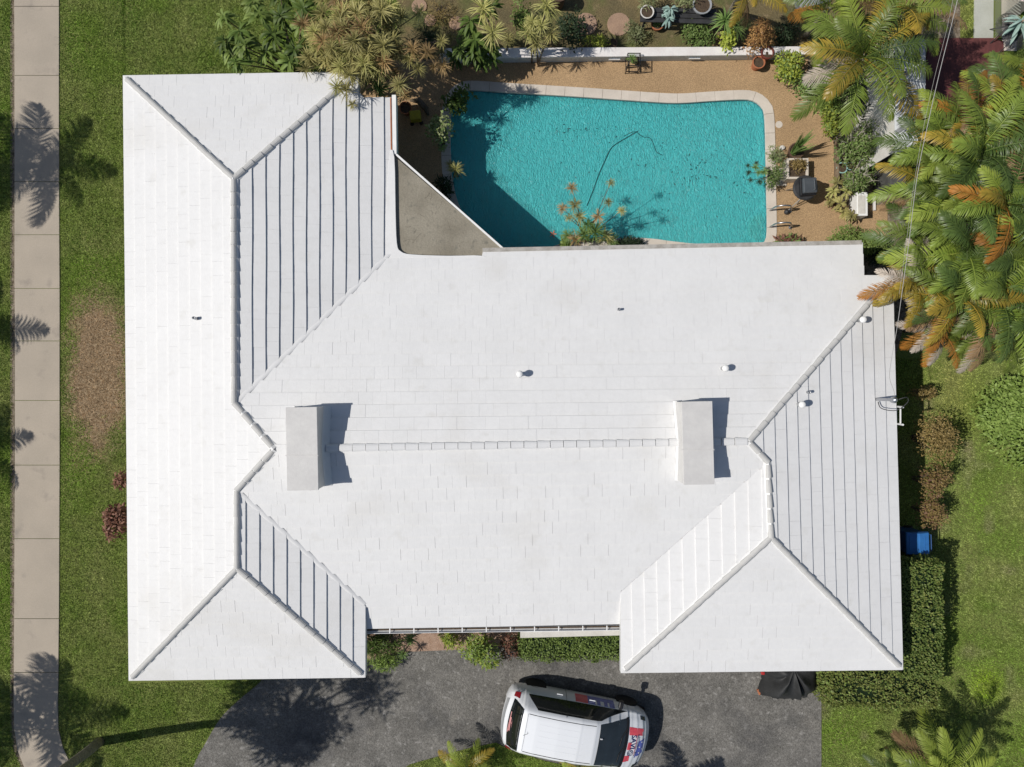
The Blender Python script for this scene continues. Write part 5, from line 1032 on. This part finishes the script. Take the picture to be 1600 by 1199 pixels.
# covered shape: a cloth over something bulky
def cover():
    c = P(1229, 1040, .45); root = empty('covered_grill', (c.x, c.y, 0), .0, 'bulky black cloth cover draped over something beside the garage, partly under the eave', 'cover'); NX, NY = 60, 46; r = np.random.RandomState(5)
    outline = [(1190,1022),(1186,1044),(1193,1056),(1188,1072),(1190,1088),(1206,1090),(1226,1095),(1238,1094),(1244,1091),(1256,1092),(1259,1084),(1272,1074),(1279,1046),(1282,1022),(1275,995),(1245,985),(1205,990)]
    ring = catmull([(P(x, y, .15) - Vector((c.x, c.y, 0))).xy for x, y in outline], 5); n_ = len(ring); V = [(0, .1, .98)]; lv = ((.30, .97), (.52, .93), (.68, .80), (.80, .52), (.90, .26), (.97, .09), (1.0, .02))
    for j, (sc_, z) in enumerate(lv):
        for i, q in enumerate(ring):
            a = 2 * math.pi * i / n_; fold_ = .05 * math.sin(9 * a + 2) * (j / 6) + .03 * math.sin(17 * a) * (j / 6) + .02 * math.sin(31 * a + j) * (j / 6)
            V.append((q.x * sc_ * (1 + fold_), q.y * sc_ * (1 + fold_), z * (1 + .10 * math.sin(5 * a + .8) * (sc_ < .9)) + .03 * math.sin(7 * a + j * 1.3)*(j<5)))
    F = [(0, 1 + i, 1 + (i + 1) % n_) for i in range(n_)] + [(1 + j * n_ + i, 1 + (j + 1) * n_ + i, 1 + (j + 1) * n_ + (i + 1) % n_, 1 + j * n_ + (i + 1) % n_) for j in range(len(lv) - 1) for i in range(n_)]
    mb = MB(); mb.add(V, F); mb.build('cloth', M['tarp'], root, sm=True)
    q = P(1192, 1053, .35) - Vector((c.x, c.y, 0)); MB().box((q.x, q.y + .02, .34), (.10, .09, .08)).build('red_panel', M['red'], root, bevel=.02); MB().tube([(q.x, q.y, 0), (q.x, q.y, .3)], .02, 6).build('leg', M['metal'], root)
    q = P(1186, 1081, .05) - Vector((c.x, c.y, 0)); MB().box((q.x, q.y, .05), (.08, .16, .05), .4).build('foot', M['terra'], root)
cover()

# ------------------------------------------------------------------ the car
def build_car():
    rw, fw_ = P(835, 1069, .3), P(978, 1096, .3); hd = (fw_ - rw).normalized(); hd.z = 0; ln = Vector((-hd.y, hd.x, 0))
    mid = (rw + fw_) / 2 - ln * .80; car = empty('parked_car', (mid.x, mid.y, 0), math.atan2(hd.y, hd.x), 'white hatchback with red, white and blue wrap and lettering, parked on the drive', 'car')
    # stations: x, half width, sill z, belt z, roof half width, top z
    ST = [(-2.06,.50,.42,.56,.42,.62),(-2.05,.66,.32,.66,.50,.78),(-2.00,.74,.26,.80,.56,.90),(-1.93,.785,.24,.90,.60,1.00),(-1.80,.81,.23,.94,.60,1.17),(-1.62,.83,.22,.95,.585,1.40),(-1.50,.84,.21,.95,.58,1.475),(-1.2,.845,.20,.95,.58,1.52),(-.6,.85,.20,.94,.585,1.545),(0,.85,.20,.93,.585,1.53),(.42,.85,.20,.925,.575,1.475),
          (.75,.845,.20,.92,.585,1.32),(1.05,.84,.20,.915,.61,1.165),(1.34,.835,.21,.91,.64,1.02),(1.46,.83,.22,.90,.64,.975),(1.65,.81,.23,.86,.60,.91),(1.82,.765,.25,.79,.55,.82),(1.94,.69,.28,.68,.48,.71),(2.01,.58,.34,.56,.40,.60),(2.03,.46,.40,.50,.32,.54)]
    xs = np.array([s[0] for s in ST]); T = np.array(ST)
    X = np.unique(np.concatenate([np.linspace(-2.06, 2.03, 84), xs])); g = [np.interp(X, xs, T[:, k]) for k in range(1, 6)]
    def sm_(a):
        b = a.copy()
        for _ in range(2): b[1:-1] = (b[:-2] + 2 * b[1:-1] + b[2:]) / 4
        return b
    W_, SL, BL, RW, TZ = [sm_(a) for a in g]
    def prof(i):
        w_, s, b, r_, t = W_[i], SL[i], BL[i], RW[i], TZ[i]; h = t - b
        half = [(w_ * .90, s), (w_ * .975, s + (b - s) * .18), (w_, s + (b - s) * .45), (w_ * .995, s + (b - s) * .75), (w_ * .965, b)]
        for q in (.2, .4, .6, .8): half.append((w_ * .965 + (r_ - w_ * .965) * q * (1 - .08 * q), b + h * .86 * (q ** .92)))
        half += [(r_, b + h * .88), (r_ * .90, b + h * .955), (r_ * .65, b + h * .99), (r_ * .33, t), (0, t + .004)]
        return half
    K = 14; prs = [prof(i) for i in range(len(X))]; V = []; full = []
    for i in range(len(X)):
        pr = prs[i]; row = [(X[i], -y, z) for y, z in pr] + [(X[i], y, z) for y, z in pr[::-1][1:]]; V += row
    R = 2 * K - 1
    bulge = lambda x, y: 0
    Vn = np.array(V).reshape(len(X), R, 3)
    # plan curvature: nose and tail round back towards the sides
    yy = Vn[:, :, 1]
    Vn[:, :, 0] += np.where(Vn[:, :, 0] > 1.0, -.16 * (yy / .8) ** 2 * np.clip((Vn[:, :, 0] - 1.0) / .8, 0, 1), 0) + np.where(Vn[:, :, 0] < -1.4, .12 * (yy / .8) ** 2 * np.clip((-1.4 - Vn[:, :, 0]) / .5, 0, 1), 0)
    def region(name, mt, test, offn=0.0, parent=car, sm=True):
        F = []; used = {}; vs = []
        def vid(i, j):
            if (i, j) not in used:
                v = Vn[i, j].copy()
                if offn:
                    a = Vn[min(i + 1, len(X) - 1), j] - Vn[max(i - 1, 0), j]; b = Vn[i, min(j + 1, R - 1)] - Vn[i, max(j - 1, 0)]; nn_ = np.cross(a, b); nn_ = nn_ / (np.linalg.norm(nn_) + 1e-9)
                    v = v + nn_ * offn
                used[(i, j)] = len(vs); vs.append(tuple(v))
            return used[(i, j)]
        for i in range(len(X) - 1):
            for j in range(R - 1):
                if test((X[i] + X[i + 1]) / 2, j, Vn[i:i + 2, j:j + 2].mean((0, 1))): F.append((vid(i, j), vid(i + 1, j), vid(i + 1, j + 1), vid(i, j + 1)))
        mb = MB(); mb.add(vs, F); return mb.build(name, mt, parent, sm=sm)
    jj = lambda j: j if j < K - 1 else R - 2 - j        # 0 sill ... 12 centre
    def body_t(x, j, c):
        k = jj(j)
        if k < 3 and (abs(x - 1.32) < .33 or abs(x + 1.26) < .33) and c[2] < .62 and math.hypot(min(abs(x - 1.30), abs(x + 1.26)), c[2] - .30) < .335: return False
        return True
    body = region('body', M['carwhite'], body_t)
    # end caps
    mb = MB(); 
    mb.add([tuple(v) for v in Vn[0]], [tuple(range(R))]); mb.add([tuple(v) for v in Vn[-1]], [tuple(range(R))[::-1]]); mb.build('bumper', M['carwhite'], car)
    mb = MB().box((0, 0, .30), (3.7, 1.4, .22)); mb.build('underbody', M['black'], car)
    def S(x, jf, off_=0.0):
        fi = np.interp(x, X, np.arange(len(X))); i = int(min(fi, len(X) - 2)); j = int(min(max(jf, 0), R - 2)); u = fi - i; v = jf - j
        a, b, c, d_ = Vn[i, j], Vn[i + 1, j], Vn[i, j + 1], Vn[i + 1, j + 1]; p = (a * (1 - u) + b * u) * (1 - v) + (c * (1 - u) + d_ * u) * v
        n_ = np.cross(b - a + d_ - c, c - a + d_ - b); return p + n_ / (np.linalg.norm(n_) + 1e-9) * off_
    def patch(name, cor, mt, off_, nu=14, nv=10, bow=0.0):
        """cor: four (x, j) corners; bow pushes the middle of the first and last edge along x"""
        vs = []
        for a in range(nu + 1):
            for b in range(nv + 1):
                u, v = a / nu, b / nv; q = [cor[0][k] * (1 - u) * (1 - v) + cor[1][k] * u * (1 - v) + cor[2][k] * u * v + cor[3][k] * (1 - u) * v for k in (0, 1)]
                vs.append(tuple(S(q[0] + bow * 4 * v * (1 - v), q[1], off_)))
        m_ = nv + 1; mb = MB(); mb.add(vs, [(a * m_ + b, (a + 1) * m_ + b, (a + 1) * m_ + b + 1, a * m_ + b + 1) for a in range(nu) for b in range(nv)]); return mb.build(name, mt, car, sm=True)
    L_ = lambda k: R - 1 - k
    for f_ in (lambda k: k, L_):
        patch('side_window', [(-1.50, f_(4.25)), (1.30, f_(4.25)), (.52, f_(8.6)), (-1.20, f_(8.6))], M['glass'], .008 )
    patch('windshield', [(.49, 9.7), (1.29, 8.3), (1.29, L_(8.3)), (.49, L_(9.7))], M['windshield'], .009, bow=.02)
    patch('windshield_edge', [(1.25, 8.0), (1.34, 7.7), (1.34, L_(7.7)), (1.25, L_(8.0))], M['black'], .012, 3, 14, bow=.03)
    patch('rear_window', [(-1.58, 9.4), (-1.90, 8.3), (-1.90, L_(8.3)), (-1.58, L_(9.4))], M['glass'], .009)
    region('rear_panel', M['grey'], lambda x, j, c: jj(j) >= 9 and -2.045 < x < -2.0, .006)
    region('tail_light', M['tail'], lambda x, j, c: jj(j) in (4, 5, 6) and j > K and -1.93 < x < -1.74, .010); region('tail_light', M['tail'], lambda x, j, c: jj(j) in (4, 5, 6) and j < K and -1.93 < x < -1.74, .010)
    region('headlight', M['windshield'], lambda x, j, c: jj(j) in (5, 6, 7) and j > K and 1.74 < x < 1.90, .006); region('headlight', M['windshield'], lambda x, j, c: jj(j) in (5, 6, 7) and j < K and 1.74 < x < 1.90, .006)
    def surf(x, y):
        Xg = Vn[:, K - 1, 0]; i = int(np.clip(np.searchsorted(Xg, x) - 1, 0, len(X) - 2)); best = None
        row = lambda q: np.interp(y, Vn[q, :, 1], Vn[q, :, 2])
        xa = np.interp(y, Vn[i, :, 1], Vn[i, :, 0])
        # account for plan curvature
        for q in range(max(0, i - 3), len(X) - 1):
            x0 = np.interp(y, Vn[q, :, 1], Vn[q, :, 0]); x1 = np.interp(y, Vn[q + 1, :, 1], Vn[q + 1, :, 0])
            if x0 <= x <= x1: t = (x - x0) / max(x1 - x0, 1e-6); return row(q) * (1 - t) + row(q + 1) * t
        return row(i)
    def lay(name, pts, mt, lift, sub=8):
        """flat print laid on the bonnet: quad given by 4 (x, y) corners"""
        mb = MB(); A, B, C, D = [Vector(p) for p in pts]; vs = []
        for i in range(sub + 1):
            for j in range(sub + 1):
                u, v = i / sub, j / sub; q = A.lerp(B, u).lerp(D.lerp(C, u), v); vs.append((q.x, q.y, surf(q.x, q.y) + lift))
        s1 = sub + 1; mb.add(vs, [(i * s1 + j, (i + 1) * s1 + j, (i + 1) * s1 + j + 1, i * s1 + j + 1) for i in range(sub) for j in range(sub)]); return mb.build(name, mt, car, sm=True)
    # wrap on the bonnet: red band, white, red, white, red towards the right-hand side; blue corner with stars
    lay('decal', [(1.36, .44), (1.78, .38), (1.83, .19), (1.39, .22)], M['decalred'], .006); lay('decal', [(1.40, .02), (1.50, .02), (1.50, -.19), (1.39, -.18)], M['decalred'], .006)
    lay('decal', [(1.34, -.36), (1.50, -.34), (1.50, -.50), (1.33, -.53)], M['decalred'], .006); lay('decal', [(1.70, .04), (1.86, .10), (1.86, -.30), (1.64, -.42)], M['decalblue'], .007)
    for k, (x, y) in enumerate(((1.80, .02), (1.75, -.12), (1.83, -.18), (1.76, -.28), (1.70, -.38))):
        mb = MB(); vs = []
        for i in range(10):
            a = i * math.pi / 5; rr = .030 if i % 2 == 0 else .013; px_, py_ = x + rr * math.cos(a), y + rr * math.sin(a); vs.append((px_, py_, surf(px_, py_) + .010))
        mb.add(vs, [tuple(range(10))]).build('star_decal', M['decalwhite'], car)
    def lettering(txt, size, x, y, rot, mt, lift, zf=None, name='lettering'):
        cu = bpy.data.curves.new('t', 'FONT'); cu.body = txt; cu.size = size; cu.align_x = 'CENTER'; cu.align_y = 'CENTER'; cu.resolution_u = 3; cu.offset = .003
        to = bpy.data.objects.new('t', cu); COL.objects.link(to); bpy.context.view_layer.update()
        me = bpy.data.meshes.new_from_object(to.evaluated_get(bpy.context.evaluated_depsgraph_get())); bpy.data.objects.remove(to); me.name = name
        ca, sa = math.cos(rot), math.sin(rot)
        for v in me.vertices:
            qx, qy = x + v.co.x * ca - v.co.y * sa, y + v.co.x * sa + v.co.y * ca; v.co = (qx, qy, surf(qx, qy) + lift)
        me.materials.clear(); me.materials.append(mt); return link(name, me, car)
    lettering('SAVI', .20, 1.53, .03, -math.pi / 2 , M['decalnavy'], .013)
    for r0, r1 in ((.085, .070), (.045, .030)):
        mb = MB(); vs = []
        for i in range(24):
            a = i * math.pi / 12
            for rr in (r0, r1): x, y = 1.50 + rr * math.cos(a), -.27 + rr * math.sin(a); vs.append((x, y, surf(x, y) + .013))
        mb.add(vs, [(2 * i, (2 * i + 2) % 48, (2 * i + 3) % 48, 2 * i + 1) for i in range(24)]).build('emblem', M['decalnavy'], car)
    lay('decal_line', [(1.625, .22), (1.635, .22), (1.620, -.34), (1.610, -.34)], M['decalred'], .013)
    mb = MB(); r = random.Random(3)     # second line of print, too small to read
    for k in range(15):
        y = .22 - k * .040; x = 1.69 - .10 * (y / .5) ** 2
        for dx in (-.022, 0, .022):
            if r.random() < .75: a = r.uniform(.008, .014); q = [(x + dx - .008, y - a), (x + dx + .008, y - a), (x + dx + .008, y + a), (x + dx - .008, y + a)]; mb.add([(u, v, surf(u, v) + .013) for u, v in q], [(0, 1, 2, 3)])
    mb.build('small_print', M['decalnavy'], car)
    # print on the rear window: pink mark with a tail stroke and small white letters
    def on_rear(u, y): return (u, y, surf(u, y) + .013)
    for a, b, w1 in (((-1.86, .30), (-1.885, -.26), .016),): lay('rear_decal', [(a[0], a[1]), (a[0] + w1, a[1]), (b[0] + w1, b[1]), (b[0], b[1])], M['decalpink'], .015)
    lay('rear_decal', [(-1.85, .16), (-1.80, .16), (-1.80, -.20), (-1.855, -.20)], M['decalpink'], .015)
    mb = MB(); mb.add([on_rear(-1.785 + .045 * math.cos(a), .07 + .075 * math.sin(a)) for a in [k * math.pi / 8 for k in range(16)]], [tuple(range(16))]); mb.build('rear_decal', M['decalpink'], car)
    mb = MB()
    for k in range(4): y = -.03 - k * .055; mb.add([on_rear(-1.775, y), on_rear(-1.75, y + .008), on_rear(-1.755, y + .035), on_rear(-1.78, y + .028)], [(0, 1, 2, 3)])
    mb.build('small_print', M['decalwhite'], car)
    # wrap on the left doors
    region('door_wrap', M['decalred'], lambda x, j, c: jj(j) in (2, 3) and j > K and -.18 < x < .14, .005); region('door_wrap', M['decalblue'], lambda x, j, c: jj(j) in (2, 3) and j > K and .14 < x < .92, .005)
    region('door_wrap', M['decalwhite'], lambda x, j, c: jj(j) == 3 and j > K and (.34 < x < .40 or .52 < x < .62 or .70 < x < .74), .008)
    # roof seams, door seams
    zt = lambda x, y: surf(x, y)
    for s_ in (-1, 1):
        pts = [(x, s_ * .50, surf(x, s_ * .50) + .002) for x in np.linspace(-1.42, .38, 12)]; MB().tube(pts, .009, 4).build('roof_seam', M['dark'], car)
    pts = [(-1.44, y, surf(-1.44, y) + .001) for y in np.linspace(-.5, .5, 8)]; MB().tube(pts, .006, 4).build('roof_seam', M['grey'], car)
    for k in range(5):
        pts = [(x, -.3 + .15 * k, surf(x, -.3 + .15 * k) - .004) for x in np.linspace(-1.1, .1, 8)]; MB().tube(pts, .008, 5).build('roof_rib', M['carwhite'], car)
    i = int(np.argmin(abs(X + .42))); MB().tube([tuple(Vn[i, j] + np.array([0, .004, 0])) for j in range(R - 1, R - 11, -1)], .005, 4).build('door_seam', M['dark'], car)
    for s_ in (-1, 1):
        # mirrors
        o = MB().box((1.02, s_ * .98, .98), (.13, .20, .13)).build('mirror', M['carwhite'] if s_ < 0 else M['black'], car, bevel=.035); MB().box((1.04, s_ * .87, .93), (.07, .12, .04)).build('mirror_arm', M['black'], o)
        for x in (-1.26, 1.30):
            wh = MB().lathe([(.20, -.09), (.29, -.10), (.305, -.07), (.305, .07), (.29, .10), (.20, .09)], n=28).build('wheel', M['tyre'], car, (x, s_ * .745, .305), rot=(math.pi / 2, 0, 0), sm=False)
            rm = MB().lathe([(.205, -.06), (.205, .085), (.19, .085), (.18, .05), (.04, .06), (0, .065)], n=20)
            for k in range(5): rm.box((math.cos(k * 1.2566) * .11, math.sin(k * 1.2566) * .11, .065), (.17, .035, .03), k * 1.2566)
            rm.build('rim', M['rim'], wh, rot=(0 if s_ < 0 else math.pi, 0, 0))
        for x in (-.62, .28): MB().box((x, s_ * .865, .80), (.17, .03, .03)).build('door_handle', M['carwhite'], car, bevel=.01)
    MB().tube([(.55, .18, surf(.55, .18) + .02), (.6, .18, surf(.6, .18) + .03)], .02, 6).build('toll_tag', M['decalwhite'], car)
    for y0, y1 in ((.40, -.05), (-.08, -.50)): MB().tube([(1.30, y0, surf(1.30, y0) + .02), (1.18, (y0 + y1) / 2, surf(1.18, (y0 + y1) / 2) + .025), (1.05 + .1, y1, surf(1.15, y1) + .02)], .010, 4).build('wiper', M['black'], car)
    MB().tube([(-1.36, 0, surf(-1.36, 0)), (-1.50, 0, surf(-1.36, 0) + .14)], .006, 4).build('aerial', M['black'], car)
build_car()
for o in list(bpy.data.objects):
    if o.get('kind') is None and o.parent is None and o.type == 'MESH' and not o.get('category'): print('untagged top-level', o.name)
print('tris', sum(len(o.data.polygons) for o in bpy.data.objects if o.type == 'MESH'), 'objects', len(bpy.data.objects), 'tiles', len(TILES))
